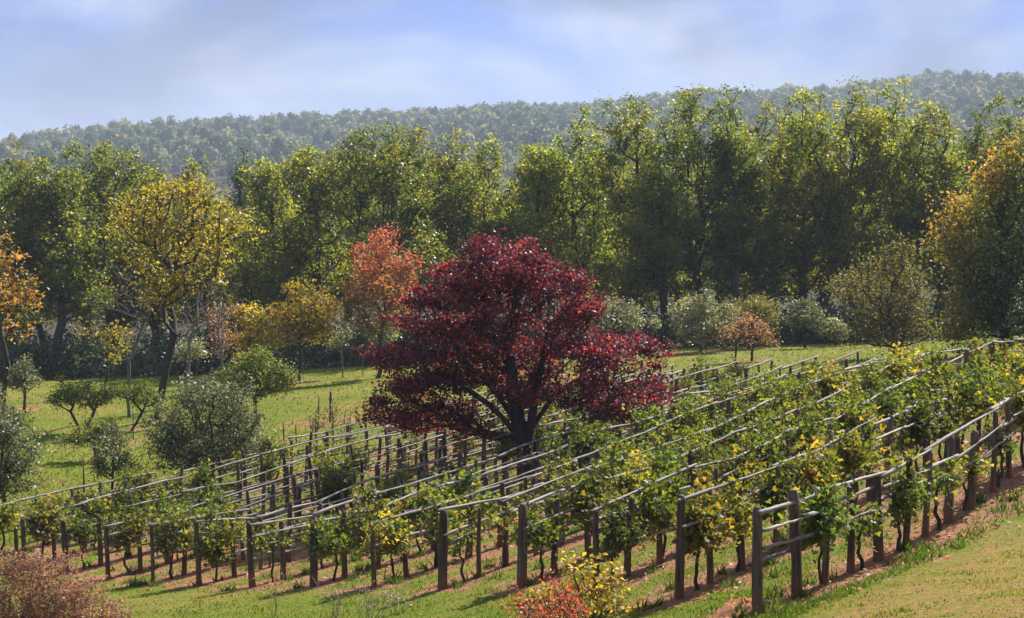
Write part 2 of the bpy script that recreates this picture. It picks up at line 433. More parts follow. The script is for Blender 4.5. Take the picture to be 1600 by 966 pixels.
def ground_material():
    m, N, L, out = nodes_of('meadow_ground')
    p = N.new('ShaderNodeBsdfPrincipled'); p.inputs['Roughness'].default_value = .95; p.inputs['Specular IOR Level'].default_value = .1
    t = N.new('ShaderNodeTexCoord')
    def noise(scale, detail=5, rough=.6, src=None):
        n = N.new('ShaderNodeTexNoise'); n.inputs['Scale'].default_value = scale; n.inputs['Detail'].default_value = detail; n.inputs['Roughness'].default_value = rough
        L.new(src or t.outputs['Object'], n.inputs['Vector']); return n
    def mix(f, a, b):
        k = N.new('ShaderNodeMix'); k.data_type = 'RGBA'
        if hasattr(f, 'links'): L.new(f, k.inputs['Factor'])
        else: k.inputs['Factor'].default_value = f
        for s, q in (('A', a), ('B', b)):
            if hasattr(q, 'links'): L.new(q, k.inputs[s])
            else: k.inputs[s].default_value = (*q, 1)
        return k.outputs['Result']
    def math_(op, a, b, clamp=False):
        k = N.new('ShaderNodeMath'); k.operation = op; k.use_clamp = clamp
        for i, q in enumerate((a, b)):
            if hasattr(q, 'links'): L.new(q, k.inputs[i])
            else: k.inputs[i].default_value = q
        return k.outputs[0]
    fine = noise(9, 6, .7); mid = noise(1.1, 5, .62); big = noise(.16, 4, .55); tiny = noise(40, 3, .7)
    r_fine = ramp(N, [(.3, (.06, .115, .006)), (.52, (.135, .195, .010)), (.72, (.26, .26, .025))]); L.new(fine.outputs['Fac'], r_fine.inputs['Fac'])
    r_dry = ramp(N, [(.3, (.19, .135, .03)), (.55, (.36, .215, .07)), (.75, (.46, .285, .14))]); L.new(fine.outputs['Fac'], r_dry.inputs['Fac'])
    r_mid = ramp(N, [(.46, (0, 0, 0)), (.64, (1, 1, 1))]); L.new(mid.outputs['Fac'], r_mid.inputs['Fac'])
    r_big = ramp(N, [(.42, (0, 0, 0)), (.62, (1, 1, 1))]); L.new(big.outputs['Fac'], r_big.inputs['Fac'])
    grass = mix(math_('MULTIPLY', math_('ADD', r_mid.outputs['Color'], r_big.outputs['Color']), .42, True), r_fine.outputs['Color'], r_dry.outputs['Color'])
    ad = N.new('ShaderNodeAttribute'); ad.attribute_name = 'dry'
    md2 = ramp(N, [(.44, (1, 1, 1)), (.62, (.18, .18, .18))]); L.new(mid.outputs['Fac'], md2.inputs['Fac'])
    grass = mix(math_('MULTIPLY', ad.outputs['Fac'], md2.outputs['Color'], True), grass, r_dry.outputs['Color'])
    clod = noise(3.2, 4, .65)
    r_cl = ramp(N, [(.50, (0, 0, 0)), (.60, (1, 1, 1))]); L.new(clod.outputs['Fac'], r_cl.inputs['Fac'])
    grass = mix(math_('MULTIPLY', r_cl.outputs['Color'], .6), grass, r_fine.outputs['Color'])
    bare = noise(.55, 5, .6)
    r_bare = ramp(N, [(.58, (0, 0, 0)), (.70, (1, 1, 1))]); L.new(bare.outputs['Fac'], r_bare.inputs['Fac'])
    clay = ramp(N, [(.25, (.21, .088, .045)), (.5, (.36, .17, .09)), (.75, (.47, .27, .16))]); L.new(fine.outputs['Fac'], clay.inputs['Fac'])
    grass = mix(math_('MULTIPLY', r_bare.outputs['Color'], math_('MULTIPLY_ADD', ad.outputs['Fac'], .45) if False else math_('MULTIPLY', ad.outputs['Fac'], .55), True), grass, clay.outputs['Color'])
    a = N.new('ShaderNodeAttribute'); a.attribute_name = 'soil'
    s1 = math_('ADD', a.outputs['Fac'], math_('MULTIPLY', math_('SUBTRACT', mid.outputs['Fac'], .5), 3.2))
    s2 = math_('ADD', s1, math_('MULTIPLY', math_('SUBTRACT', fine.outputs['Fac'], .5), 1.1))
    r_s = ramp(N, [(.42, (0, 0, 0)), (.68, (1, 1, 1))]); L.new(s2, r_s.inputs['Fac'])
    gate = math_('MULTIPLY', r_s.outputs['Color'], math_('MULTIPLY', a.outputs['Fac'], 4.0, True), True)
    col = mix(gate, grass, clay.outputs['Color'])
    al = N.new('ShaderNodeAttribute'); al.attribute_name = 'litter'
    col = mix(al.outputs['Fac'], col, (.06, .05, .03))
    L.new(col, p.inputs['Base Color'])
    b = N.new('ShaderNodeBump'); b.inputs['Strength'].default_value = .9; b.inputs['Distance'].default_value = .12
    L.new(math_('ADD', fine.outputs['Fac'], math_('MULTIPLY', tiny.outputs['Fac'], .4)), b.inputs['Height'])
    L.new(b.outputs[0], p.inputs['Normal'])
    L.new(p.outputs[0], out.inputs['Surface'])
    return m
M['ground'] = ground_material()
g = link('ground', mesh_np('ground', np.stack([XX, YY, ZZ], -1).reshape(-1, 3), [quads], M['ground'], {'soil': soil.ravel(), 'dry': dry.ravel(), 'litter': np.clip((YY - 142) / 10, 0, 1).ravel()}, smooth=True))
tag(g, 'sloping meadow ground with red clay strips under the vine rows', 'ground', kind='structure')

# ------------------------------------------------------------------ tree builder
def sample_env(rng, env, n, shell=.55, min_d=None):
    """n points in a union of ellipsoids (cx, cy, cz, rx, ry, rz), pushed towards each ellipsoid's outside."""
    env = np.asarray(env, float)
    vol = (env[:, 3] * env[:, 4] * env[:, 5]) ** .75
    out = []
    tries = 0
    while len(out) < n and tries < n * 30:
        tries += 1
        k = rng.choice(len(env), p=vol / vol.sum())
        d = rng.normal(size=3); d /= np.linalg.norm(d)
        r = rng.random() ** shell if False else (shell + (1 - shell) * rng.random() if rng.random() < .75 else rng.random() ** .5)
        r *= 1 + (.3 * rng.random() ** 2 if rng.random() < .3 else 0)
        p = env[k, :3] + d * env[k, 3:] * r
        if min_d and out:
            q = np.array(out) - p
            if (q * q).sum(1).min() < min_d * min_d: continue
        out.append(p)
    return np.array(out)

def skeleton(rng, trunks, targets, r_trunk, r_tip, step, bow=.14, wob=.06, pen=.35, expo=.5):
    """Join every target to the trunks by the shortest natural-looking limb. trunks: list of point arrays from base up."""
    pos, par, plen = [], [], []
    n_trunk = []
    for tr in trunks:
        prev = -1
        for k, p in enumerate(tr):
            pos.append(np.array(p, float)); par.append(prev)
            plen.append(0 if prev < 0 else plen[prev] + np.linalg.norm(pos[-1] - pos[prev]))
            prev = len(pos) - 1
            n_trunk.append(k > 0)
    hook = [i for i in range(len(pos)) if n_trunk[i]]
    c = np.array([tr[-1] for tr in trunks]).mean(0) * .5 + np.array([tr[0] for tr in trunks]).mean(0) * .5
    order = np.argsort(np.linalg.norm(targets - c, axis=1))
    HP = [pos[i] for i in hook]; HL = [plen[i] for i in hook]
    for ti in order:
        t = targets[ti]
        H = np.array(HP)
        dv = t - H
        dist = np.linalg.norm(dv, axis=1)
        cost = dist + pen * np.array(HL) + np.maximum(0, H[:, 2] - t[2]) * 1.1
        b = hook[int(np.argmin(cost))]
        p0 = pos[b]; L = np.linalg.norm(t - p0)
        n = max(1, int(L / step))
        mid = (p0 + t) / 2 + np.array([0, 0, -bow * L * .35]) + rng.normal(size=3) * wob * L
        if par[b] >= 0:
            dr = p0 - pos[par[b]]; dr /= np.linalg.norm(dr) + 1e-9
            mid = mid * .75 + (p0 + dr * L * .5) * .25
        prev = b
        for k in range(1, n + 1):
            s = k / n
            p = (1 - s) ** 2 * p0 + 2 * s * (1 - s) * mid + s * s * t
            if k < n: p = p + rng.normal(size=3) * wob * .35 * step
            pos.append(p); par.append(prev); plen.append(plen[prev] + np.linalg.norm(p - pos[prev]))
            prev = len(pos) - 1
            hook.append(prev); HP.append(p); HL.append(plen[prev])
    pos = np.array(pos); par = np.array(par)
    cnt = np.ones(len(pos))
    for i in range(len(pos) - 1, -1, -1):
        if par[i] >= 0: cnt[par[i]] += cnt[i]
    mxc = max(cnt[i] for i in range(len(pos)) if par[i] < 0)
    rad = r_tip + (r_trunk - r_tip) * (cnt / mxc) ** expo
    # children listed later than parents always; flare the foot of each trunk
    for i in range(len(pos)):
        if par[i] < 0: rad[i] *= 1.25
    return pos, par, rad

def wood_mesh(name, sk, mat, sides=6):
    pos, par, rad = sk
    e = np.where(par >= 0)[0]
    big = rad[e] > np.percentile(rad[e], 70)
    V, F, o = [], [], 0
    for sel, s in ((e[big], sides), (e[~big], 3 if sides < 7 else 4)):
        if not len(sel): continue
        r0 = np.minimum(rad[par[sel]], rad[sel] * 1.5)
        v, f = tubes(pos[par[sel]], pos[sel], r0, rad[sel], s)
        V.append(v); F.append(f + o); o += len(v)
    return mesh_np(name, np.concatenate(V), F, mat, smooth=True)

def foliage_mesh(rng, name, targets, per, clump_r, flat, leaf, mat, shape=KITE, aspect=.62, up=.3, tint_fn=None, drop=0.0, spread=1.0):
    keep = rng.random(len(targets)) >= drop
    tg = targets[keep]
    n = np.maximum(2, (per * (.6 + .8 * rng.random(len(tg)))).astype(int))
    ci = np.repeat(np.arange(len(tg)), n)
    off = rng.normal(size=(len(ci), 3)) * .5
    cs = clump_r * (.65 + .7 * rng.random(len(tg)))
    off = off * cs[ci][:, None] * np.array([1, 1, flat])
    pts = tg[ci] + off
    ct = rng.random(len(tg))
    tn = .55 * ct[ci] + .45 * rng.random(len(ci))
    if tint_fn is not None: tn = tint_fn(pts, tn)
    tn = np.clip(tn, 0, 1)
    sz = leaf * (.6 + .8 * rng.random(len(ci)))
    v, f, t = leaf_mesh(rng, pts, sz, tn, shape, aspect, up)
    return mesh_np(name, v, [f], mat, {'tint': t})

def bent(rng, p0, p1, n=6, amt=.03):
    p0 = np.array(p0, float); p1 = np.array(p1, float)
    L = np.linalg.norm(p1 - p0)
    s = np.linspace(0, 1, n)[:, None]
    o = np.cumsum(rng.normal(size=(n, 3)) * amt * L / math.sqrt(n), axis=0)
    o -= o[0] * (1 - s) + o[-1] * s * .6; o[:, 2] *= .2
    return p0 + (p1 - p0) * s + o

def tree(name, label, cat, base, env, seed, leafmat, bark='bark', n=200, per=36, clump=.9, flat=.8, leaf=.32, trunks=None, rt=.25, tip=.01, step=1.0,
         group=None, shell=.55, bow=.14, wob=.07, pen=.35, drop=0.0, up=.3, tint_fn=None, min_d=None, aspect=.62, wood='trunk', leafy='crown', shape=KITE, lean=(0, 0), expo=.5, sides=6):
    rng = np.random.default_rng(seed)
    env = np.asarray(env, float)
    top = (env[:, 2] + env[:, 5]).max()
    tg = sample_env(rng, env, n, shell, min_d)
    tg[:, 2] = np.maximum(tg[:, 2], .15)
    if trunks is None:
        cx, cy = np.average(env[:, 0], weights=env[:, 3]), np.average(env[:, 1], weights=env[:, 3])
        trunks = [bent(rng, (0, 0, -.15), (cx * .5 + lean[0], cy * .5 + lean[1], top * .72), 9, .05)]
    sk = skeleton(rng, trunks, tg, rt, tip, step, bow, wob, pen, expo)
    root = empty(name, base)
    tag(root, label, cat, group)
    link(wood, wood_mesh(wood, sk, M[bark], sides), root)
    if per > 0:
        link(leafy, foliage_mesh(rng, leafy, tg, per, clump, flat, leaf, M[leafmat], shape, aspect, up, tint_fn, drop), root)
    return root

def copy_tree(root, loc, rz, scale, label, group):
    r = root.copy(); COL.objects.link(r)
    r.location = loc; r.rotation_euler = (0, 0, rz); r.scale = scale
    r['label'] = label; r['group'] = group
    for ch in list(root.children):
        c = ch.copy(); COL.objects.link(c); c.parent = r
    return r

# ------------------------------------------------------------------ far wooded hill
def far_forest():
    rng = np.random.default_rng(5)
    pts = []
    for row_y in np.concatenate([np.arange(1000, 2330, 27), np.arange(2330, 2420, 12)]):
        half = row_y * .34 + 30
        k = int(2 * half / 10.5)
        pts.append(np.c_[rng.uniform(-half, half, k), row_y + rng.uniform(-16, 16, k)])
    pts = np.concatenate(pts)
    z = ground(pts[:, 0], pts[:, 1])
    v = 300 - z / pts[:, 1] * FPX
    ok = v < 292
    pts, z = pts[ok], z[ok]
    m = len(pts)
    H = np.clip(rng.lognormal(2.72, .28, m), 8, 27); W = H * rng.uniform(.24, .42, m)
    # every crown: a bumpy solid dome with loose sprays of leaves on it
    t = (1 + 5 ** .5) / 2
    iv = np.array([(-1, t, 0), (1, t, 0), (-1, -t, 0), (1, -t, 0), (0, -1, t), (0, 1, t), (0, -1, -t), (0, 1, -t), (t, 0, -1), (t, 0, 1), (-t, 0, -1), (-t, 0, 1)], float)
    iv /= np.linalg.norm(iv[0])
    it = [(0, 11, 5), (0, 5, 1), (0, 1, 7), (0, 7, 10), (0, 10, 11), (1, 5, 9), (5, 11, 4), (11, 10, 2), (10, 7, 6), (7, 1, 8), (3, 9, 4), (3, 4, 2), (3, 2, 6), (3, 6, 8), (3, 8, 9), (4, 9, 5), (2, 4, 11), (6, 2, 10), (8, 6, 7), (9, 8, 1)]
    vs_, fs_, cache = [tuple(q) for q in iv], [], {}
    def midp(i, j):
        key = (min(i, j), max(i, j))
        if key not in cache:
            q = np.array(vs_[i]) + np.array(vs_[j]); vs_.append(tuple(q / np.linalg.norm(q))); cache[key] = len(vs_) - 1
        return cache[key]
    for (i, j, k) in it:
        x, y, w_ = midp(i, j), midp(j, k), midp(k, i)
        fs_ += [(i, x, w_), (j, y, x), (k, w_, y), (x, y, w_)]
    sv = np.array(vs_); sf = np.array(fs_)
    up = sf[(sv[sf][:, :, 2].mean(1) > -.45)]
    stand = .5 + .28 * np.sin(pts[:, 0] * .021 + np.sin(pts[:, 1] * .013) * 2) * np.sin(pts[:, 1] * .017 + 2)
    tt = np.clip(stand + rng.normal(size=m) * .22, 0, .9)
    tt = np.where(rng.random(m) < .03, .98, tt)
    bump = .80 * (1 + .13 * rng.normal(size=(m, len(sv), 1)))
    bv = sv[None] * bump * np.c_[W, W, H * .46][:, None, :] + np.c_[pts, z + H * .55][:, None, :]
    bf = (up[None] + (np.arange(m) * len(sv))[:, None, None]).reshape(-1, 3)
    bt = np.repeat(tt, len(sv))
    per = 44
    ci = np.repeat(np.arange(m), per)
    d = rng.normal(size=(len(ci), 3)); d[:, 2] = np.abs(d[:, 2]) * 1.1 - .3; d /= np.linalg.norm(d, axis=1)[:, None]
    P = np.c_[pts[ci], z[ci] + H[ci] * .55] + d * np.c_[W[ci], W[ci], H[ci] * .46] * (.78 + .26 * rng.random(len(ci)))[:, None]
    tn = np.clip(tt[ci] + .12 * rng.normal(size=len(ci)), 0, 1)
    v, f, t = leaf_mesh(rng, P, H[ci] / 15 * rng.uniform(1.3, 2.6, len(ci)), tn, KITE, .9, .1)
    n0_ = m * len(sv)
    v = np.concatenate([bv.reshape(-1, 3), v]); t = np.concatenate([bt, t])
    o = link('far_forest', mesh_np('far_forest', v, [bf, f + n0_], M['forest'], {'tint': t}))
    tag(o, 'hazy blue green forest covering the far hillside', 'forest', kind='stuff')
    print('forest trees', m)
far_forest()

# ------------------------------------------------------------------ the wood behind the orchard
def plume_env(rng, H, W, cb):
    e = [(0, 0, H * .60, W * .24, W * .24, H * .40)]
    k = rng.integers(6, 9)
    for i in range(k):
        a = i / k * 2 * math.pi + rng.uniform(-.4, .4)
        r = W * rng.uniform(.22, .36)
        top = H * rng.uniform(.62, .97)
        hz = H * rng.uniform(.14, .26)
        e.append((math.cos(a) * r, math.sin(a) * r, top - hz, W * rng.uniform(.11, .18), W * .16, hz))
    for i in range(5):
        a = rng.uniform(0, 6.28); r = W * rng.uniform(.2, .4)
        e.append((math.cos(a) * r, math.sin(a) * r, H * rng.uniform(cb, cb + .25), W * .2, W * .2, H * .09))
    return e

def round_env(rng, H, W, cb):
    e = [(0, 0, H * .58, W * .30, W * .30, H * .30)]
    k = rng.integers(11, 15)
    for i in range(k):
        a = rng.uniform(0, 6.28); s = rng.uniform(.0, 1)
        zc = H * (cb + .1 + (.80 - cb) * s)
        rr = W * .40 * math.sqrt(max(.05, 1 - (max(0, s - .35) / .68) ** 2)) * rng.uniform(.75, 1.05)
        e.append((math.cos(a) * rr, math.sin(a) * rr, zc, W * rng.uniform(.14, .22), W * .18, H * rng.uniform(.07, .12)))
    e.append((W * rng.uniform(-.15, .15), 0, H * .86, W * .2, W * .2, H * .13))
    return e

WOOD = [  # column, top row, width px, depth, habit, leaves, label
    (-25, 262, 120, 146, 'r', 'oak', 'dark green tree cut by the left edge behind the orange tree'),
    (28, 228, 120, 158, 'p', 'oak', 'tall narrow green tree at the far left end of the wood'),
    (92, 262, 120, 147, 'r', 'oak', 'rounded dark green tree between the tall left tree and the broad one'),
    (165, 220, 190, 154, 'r', 'oak', 'broad dark green tree directly behind the golden tree'),
    (238, 262, 110, 166, 'r', 'oak', 'green tree whose top peeps over the golden tree'),
    (332, 262, 120, 164, 'r', 'poplar', 'olive green tree behind the golden tree, at its far side'),
    (384, 240, 62, 176, 'p', 'dark', 'small dark pointed tree standing up against the hazy hill'),
    (430, 252, 125, 157, 'r', 'poplar', 'yellow green round tree above the yellow orchard tree'),
    (506, 224, 130, 154, 'r', 'poplar', 'leafy green tree left of the broad domed tree'),
    (604, 195, 195, 150, 'r', 'oak', 'broad domed green tree above the orange red tree'),
    (706, 197, 78, 160, 'p', 'poplar', 'slender tall tree with a dark straight trunk above the crimson tree'),
    (762, 216, 92, 157, 'p', 'poplar', 'yellowing slim tree just beyond the slender one above the crimson tree'),
    (838, 226, 125, 154, 'r', 'poplar', 'yellow green tree straight behind the crown of the crimson tree'),
    (908, 166, 92, 159, 'p', 'poplar', 'tall yellow green tree left of the twin topped tree'),
    (984, 141, 120, 156, 'p', 'poplar', 'tall twin topped tree with dark forking limbs'),
    (1032, 262, 95, 149, 'r', 'poplar', 'low yellow green tree at the foot of the tallest dark topped tree'),
    (1084, 113, 122, 154, 'p', 'oak', 'tallest dark topped tree with thick black trunk in the wood'),
    (1146, 196, 84, 151, 'r', 'oak', 'dark green tree close beside the tallest dark topped tree'),
    (1205, 134, 118, 158, 'p', 'poplar', 'tall feathery tree, first right of the tallest dark topped tree'),
    (1256, 116, 122, 153, 'p', 'poplar', 'tall feathery tree, second right of the tallest dark topped tree'),
    (1332, 120, 118, 155, 'p', 'poplar', 'tall feathery tree, third right of the tallest dark topped tree'),
    (1396, 116, 118, 158, 'p', 'poplar', 'tall feathery tree, fourth right of the tallest dark topped tree'),
    (1458, 140, 104, 154, 'p', 'poplar', 'tall yellowing tree, fifth right of the tallest dark topped tree'),
    (1545, 136, 120, 164, 'p', 'oak', 'tall green tree rising behind the orange tinged tree'),
    (1612, 150, 110, 158, 'p', 'poplar', 'tall tree cut by the right edge above the orange tinged tree'),
]
wood_trees = []
for i, (u, vt, wpx, d, hab, lm, lab) in enumerate(WOOD):
    rng = np.random.default_rng(100 + i)
    b = gpix(u, d)
    H = zat(vt - (14 if vt > 255 else 4), d) - b[2]; W = wpx * d / FPX * 1.38
    env = plume_env(rng, H, W, .24) if hab == 'p' else round_env(rng, H, W, .2)
    ctr = [np.array([0, 0, 0])]
    r = tree('woodland_tree', lab, 'tree', b, env, 200 + i, lm, 'bark', n=int(200 + W * 20), per=44, clump=.78, flat=.85, leaf=.285, rt=.40, tip=.014, step=1.4,
             group='trees along the front of the wood', bow=.1, wob=.06, min_d=.45, expo=.55)
    wood_trees.append((r, H, W, hab))
rng = np.random.default_rng(77)
for i, u in enumerate(np.arange(-60, 1700, 62)):
    d = rng.uniform(176, 205)
    uu = u + rng.uniform(-15, 15)
    vt = np.interp(uu, [w_[0] for w_ in WOOD], [w_[1] for w_ in WOOD]) + rng.uniform(32, 66)
    k = int(np.argmin([abs(w_[0] - uu) + rng.uniform(0, 160) for w_ in WOOD]))
    if WOOD[k][2] < 70: k = 8
    r, H0, W0, hab = wood_trees[k]
    b = gpix(uu, d)
    s = (zat(vt, d) - b[2]) / H0
    copy_tree(r, b, rng.uniform(0, 6.28), (s * 1.15, s * 1.15, s), f'green tree deep in the wood behind the front trees, {ORD[i]} from the left', 'trees deeper in the wood')

def undergrowth():
    rng = np.random.default_rng(9)
    n = 900
    u = rng.uniform(-80, 1680, n)
    d = np.where(rng.random(n) < .5, rng.uniform(143, 152, n), rng.uniform(150, 185, n))
    x = (u - 800) / FPX * d
    z = ground(x, d)
    h = rng.uniform(.6, 4.2, n) ** 1.0
    tg = []
    for k in range(n):
        m = rng.integers(4, 8)
        q = rng.normal(size=(m, 3)) * np.array([1.3, 1.0, 0])
        q[:, 2] = rng.uniform(.2, 1, m) * h[k]
        tg.append(np.array([x[k], d[k], z[k]]) + q)
    tg = np.concatenate(tg)
    me = foliage_mesh(rng, 'undergrowth', tg, 22, 1.3, .8, .34, M['dark'])
    o = link('undergrowth', me)
    tag(o, 'dark undergrowth along the foot of the wood', 'undergrowth', kind='stuff')
undergrowth()

# ------------------------------------------------------------------ orchard and garden trees
def px_env(u0, d, lobes, vb=None, depth=1.0):
    """Lobes given in pixels (u, v, ru, rv) for a plant standing at column u0, depth d -> local ellipsoids in metres."""
    b = gpix(u0, d)
    rng = np.random.default_rng(int(u0 * 7 + d))
    e = []
    rm = max(l[2] for l in lobes)
    for (u, v, ru, rv) in lobes:
        p = at(u, v, d) - b
        k = d / FPX
        oy = rng.uniform(-.7, .7) * max(0, rm - ru * .4) * k * depth
        e.append((p[0], oy, p[2], ru * k * .85, max(ru, rv) * k * .85 * depth, rv * k * .85))
        for q in range(2):
            f = rng.uniform(.45, .7)
            j = rng.normal(size=2) * .5
            e.append((p[0] + j[0] * ru * k, oy + rng.normal() * .4 * ru * k * depth, p[2] + j[1] * rv * k, ru * k * f, max(ru, rv) * k * f * depth, rv * k * f))
    return b, e

# golden tree with bare lower limbs
b, e = px_env(245, 104, [(265, 320, 75, 40), (215, 350, 55, 42), (320, 350, 52, 45), (270, 380, 70, 45), (200, 400, 32, 30), (345, 395, 28, 30), (250, 300, 45, 28), (310, 300, 40, 25), (180, 360, 22, 22), (225, 425, 40, 20), (330, 430, 30, 20), (275, 440, 50, 30), (255, 480, 40, 30), (360, 360, 18, 18)])
tree('golden_tree', 'golden yellow tree with bare dark lower limbs on the lawn', 'tree', b, e, 301, 'walnut', 'bark', n=360, per=17, clump=.72, leaf=.25, rt=.25, tip=.018, step=.8,
     trunks=[bent(np.random.default_rng(1), (0, 0, -.2), (.6, 0, 4.2), 6, .04), bent(np.random.default_rng(2), (.1, 0, -.2), (1.4, -.5, 5.4), 7, .05)], drop=.1, bow=.05, min_d=.25, tint_fn=lambda p, t: t * .75 + .2)
# silvery bare tree
b, e = px_env(202, 106, [(175, 440, 30, 28), (215, 430, 35, 30), (200, 470, 45, 25), (240, 450, 30, 30)])
tree('bare_tree', 'silvery bare tree left of the golden tree', 'tree', b, e, 302, 'amber', 'bark_grey', n=300, per=1, clump=.3, leaf=.14, rt=.11, tip=.011, step=.5, bow=.05, wob=.12,
     trunks=[bent(np.random.default_rng(3), (0, 0, -.2), (0, 0, 3.6), 6, .03)], drop=.6)
b, e = px_env(300, 112, [(320, 470, 45, 45), (290, 500, 35, 30), (340, 430, 30, 25)])
tree('bare_shrub', 'grey leafless thicket right of the golden tree trunk', 'shrub', b, e, 303, 'amber', 'bark_pale', n=260, per=1, clump=.3, leaf=.12, rt=.10, tip=.011, step=.5, bow=.02, wob=.1, drop=.7,
     trunks=[bent(np.random.default_rng(60 + i), ((i - 2) * .25, 0, -.1), ((i - 2) * .8 + .5, .2 * (i % 2), 2.6), 6, .06) for i in range(5)])
# orange tree at left edge
b, e = px_env(8, 112, [(15, 420, 30, 45), (30, 470, 38, 35), (0, 480, 40, 45), (45, 450, 22, 25), (10, 380, 14, 18), (0, 530, 26, 20)])
tree('amber_tree', 'orange leaved tree cut by the left edge of the view', 'tree', b, e, 304, 'amber', n=95, per=15, clump=.7, leaf=.26, rt=.2, step=.7, min_d=.3)
b, e = px_env(165, 122, [(150, 520, 30, 18), (190, 520, 25, 20), (180, 545, 28, 18)])
tree('amber_shrub', 'low orange yellow bush in the dark edge of the wood', 'shrub', b, e, 305, 'walnut', n=48, per=12, clump=.6, leaf=.24, rt=.08, step=.5, wood='stem', leafy='foliage')
# small orchard trees
b, e = px_env(37, 112, [(38, 580, 26, 14), (25, 598, 18, 10), (50, 598, 16, 10), (36, 568, 10, 10)])
tree('apple_tree', 'small round apple tree on bare soil near the left edge', 'tree', b, e, 306, 'silver', n=90, per=22, clump=.42, leaf=.16, rt=.10, step=.35, min_d=.14)
b, e = px_env(130, 98, [(115, 615, 30, 16), (155, 622, 28, 14), (95, 622, 14, 14), (112, 602, 16, 10), (172, 612, 12, 12)])
tree('apple_tree', 'low spreading apple tree with forked stems on the left lawn', 'tree', b, e, 307, 'bright', n=110, per=26, clump=.4, leaf=.15, rt=.10, step=.3, min_d=.14,
     trunks=[bent(np.random.default_rng(4), (0, 0, -.1), (-.75, .1, 1.25), 5, .05), bent(np.random.default_rng(5), (0, 0, -.1), (.7, -.1, 1.3), 5, .05), bent(np.random.default_rng(6), (.05, 0, -.1), (.05, .2, 1.1), 5, .05)])
b, e = px_env(210, 98, [(220, 618, 28, 18), (190, 612, 22, 12), (225, 602, 14, 10), (240, 628, 14, 14)])
tree('apple_tree', 'leaning apple tree propped by a stake beside the golden tree trunk', 'tree', b, e, 308, 'bright', n=90, per=26, clump=.4, leaf=.15, rt=.09, step=.3, min_d=.14,
     trunks=[bent(np.random.default_rng(7), (-.2, 0, -.1), (.5, 0, 1.1), 5, .06)])
b, e = px_env(150, 82, [(135, 680, 24, 12), (165, 670, 20, 14), (120, 672, 12, 10), (178, 660, 12, 12)])
tree('apple_tree', 'small dark green apple tree behind the silver leaved bush', 'tree', b, e, 309, 'bright', n=80, per=26, clump=.36, leaf=.14, rt=.08, step=.3, min_d=.12)
b, e = px_env(176, 72, [(178, 705, 30, 28), (185, 680, 18, 16), (165, 725, 22, 20), (195, 725, 16, 18)])
tree('silver_shrub', 'upright silver leaved bush standing before the small apple tree', 'shrub', b, e, 310, 'silver', n=120, per=26, clump=.34, leaf=.12, rt=.06, step=.25, min_d=.1, wood='stem', leafy='foliage')
b, e = px_env(8, 70, [(10, 700, 48, 50), (0, 740, 60, 40), (30, 740, 32, 38), (-5, 670, 30, 24), (40, 710, 20, 30)])
tree('silver_shrub', 'large silver green bush cut by the left edge beside the vineyard', 'shrub', b, e, 311, 'silver', n=300, per=34, clump=.4, leaf=.125, rt=.09, step=.3, min_d=.12, wood='stem', leafy='foliage')
b, e = px_env(10, 78, [(5, 660, 24, 14), (30, 662, 12, 10)])
tree('apple_tree', 'bright green sprout behind the silver bush at the left edge', 'tree', b, e, 312, 'bright', n=50, per=26, clump=.36, leaf=.14, rt=.08, step=.3)
b, e = px_env(330, 74, [(325, 640, 72, 42), (270, 660, 36, 40), (380, 660, 34, 40), (325, 690, 85, 34), (290, 620, 36, 26), (350, 615, 44, 22), (262, 690, 24, 30), (395, 690, 22, 26), (310, 600, 16, 10), (280, 708, 48, 28), (372, 708, 46, 26), (410, 650, 12, 16)])
sh = tree('silver_shrub', 'big round silver leaved bush at the back edge of the vineyard', 'shrub', b, e, 313, 'silver', n=760, per=26, clump=.40, leaf=.12, rt=.12, step=.35, min_d=.15, wood='stem', leafy='foliage', shell=.7)
b, e = px_env(400, 96, [(400, 580, 45, 24), (430, 590, 30, 24), (370, 585, 22, 18), (405, 560, 22, 14), (450, 578, 12, 10), (395, 605, 40, 16)])
tree('evergreen_shrub', 'fresh green spreading bush behind the big silver bush', 'shrub', b, e, 314, 'bright', n=230, per=34, clump=.5, leaf=.17, rt=.12, step=.4, min_d=.16, wood='stem', leafy='foliage')
b, e = px_env(345, 122, [(345, 500, 30, 30), (360, 525, 30, 30), (335, 540, 22, 28), (365, 480, 20, 14)])
tree('russet_shrub', 'grey pink twiggy bush left of the yellow trees', 'shrub', b, e, 315, 'pink', 'bark_pale', n=190, per=8, clump=.5, leaf=.16, rt=.08, tip=.012, step=.5, wood='stem', leafy='foliage')
b, e = px_env(392, 122, [(392, 495, 24, 22), (410, 520, 22, 24), (380, 525, 18, 20)])
tree('yellow_tree', 'smaller yellow tree touching the round yellow one', 'tree', b, e, 316, 'yellow', n=90, per=24, clump=.55, leaf=.22, rt=.1, step=.5, min_d=.25)
b, e = px_env(468, 124, [(480, 470, 40, 22), (450, 490, 36, 28), (505, 500, 32, 30), (478, 510, 52, 30), (440, 520, 26, 24), (520, 480, 16, 14), (485, 452, 18, 10)])
tree('yellow_tree', 'round golden yellow orchard tree at the back of the lawn', 'tree', b, e, 317, 'yellow', n=200, per=26, clump=.65, leaf=.23, rt=.14, step=.55, min_d=.28)
b, e = px_env(535, 128, [(535, 530, 18, 12), (520, 540, 14, 10), (545, 520, 10, 12)])
tree('sage_shrub', 'little pale grey leaved tree right of the yellow tree', 'shrub', b, e, 318, 'sage', 'bark_pale', n=60, per=14, clump=.45, leaf=.16, rt=.06, step=.4, wood='stem', leafy='foliage')
b, e = px_env(590, 124, [(598, 385, 26, 28), (575, 420, 32, 26), (618, 420, 28, 28), (590, 455, 52, 30), (565, 470, 26, 24), (625, 470, 26, 28), (590, 500, 46, 26), (602, 360, 9, 14), (642, 410, 12, 16), (560, 395, 16, 14)])
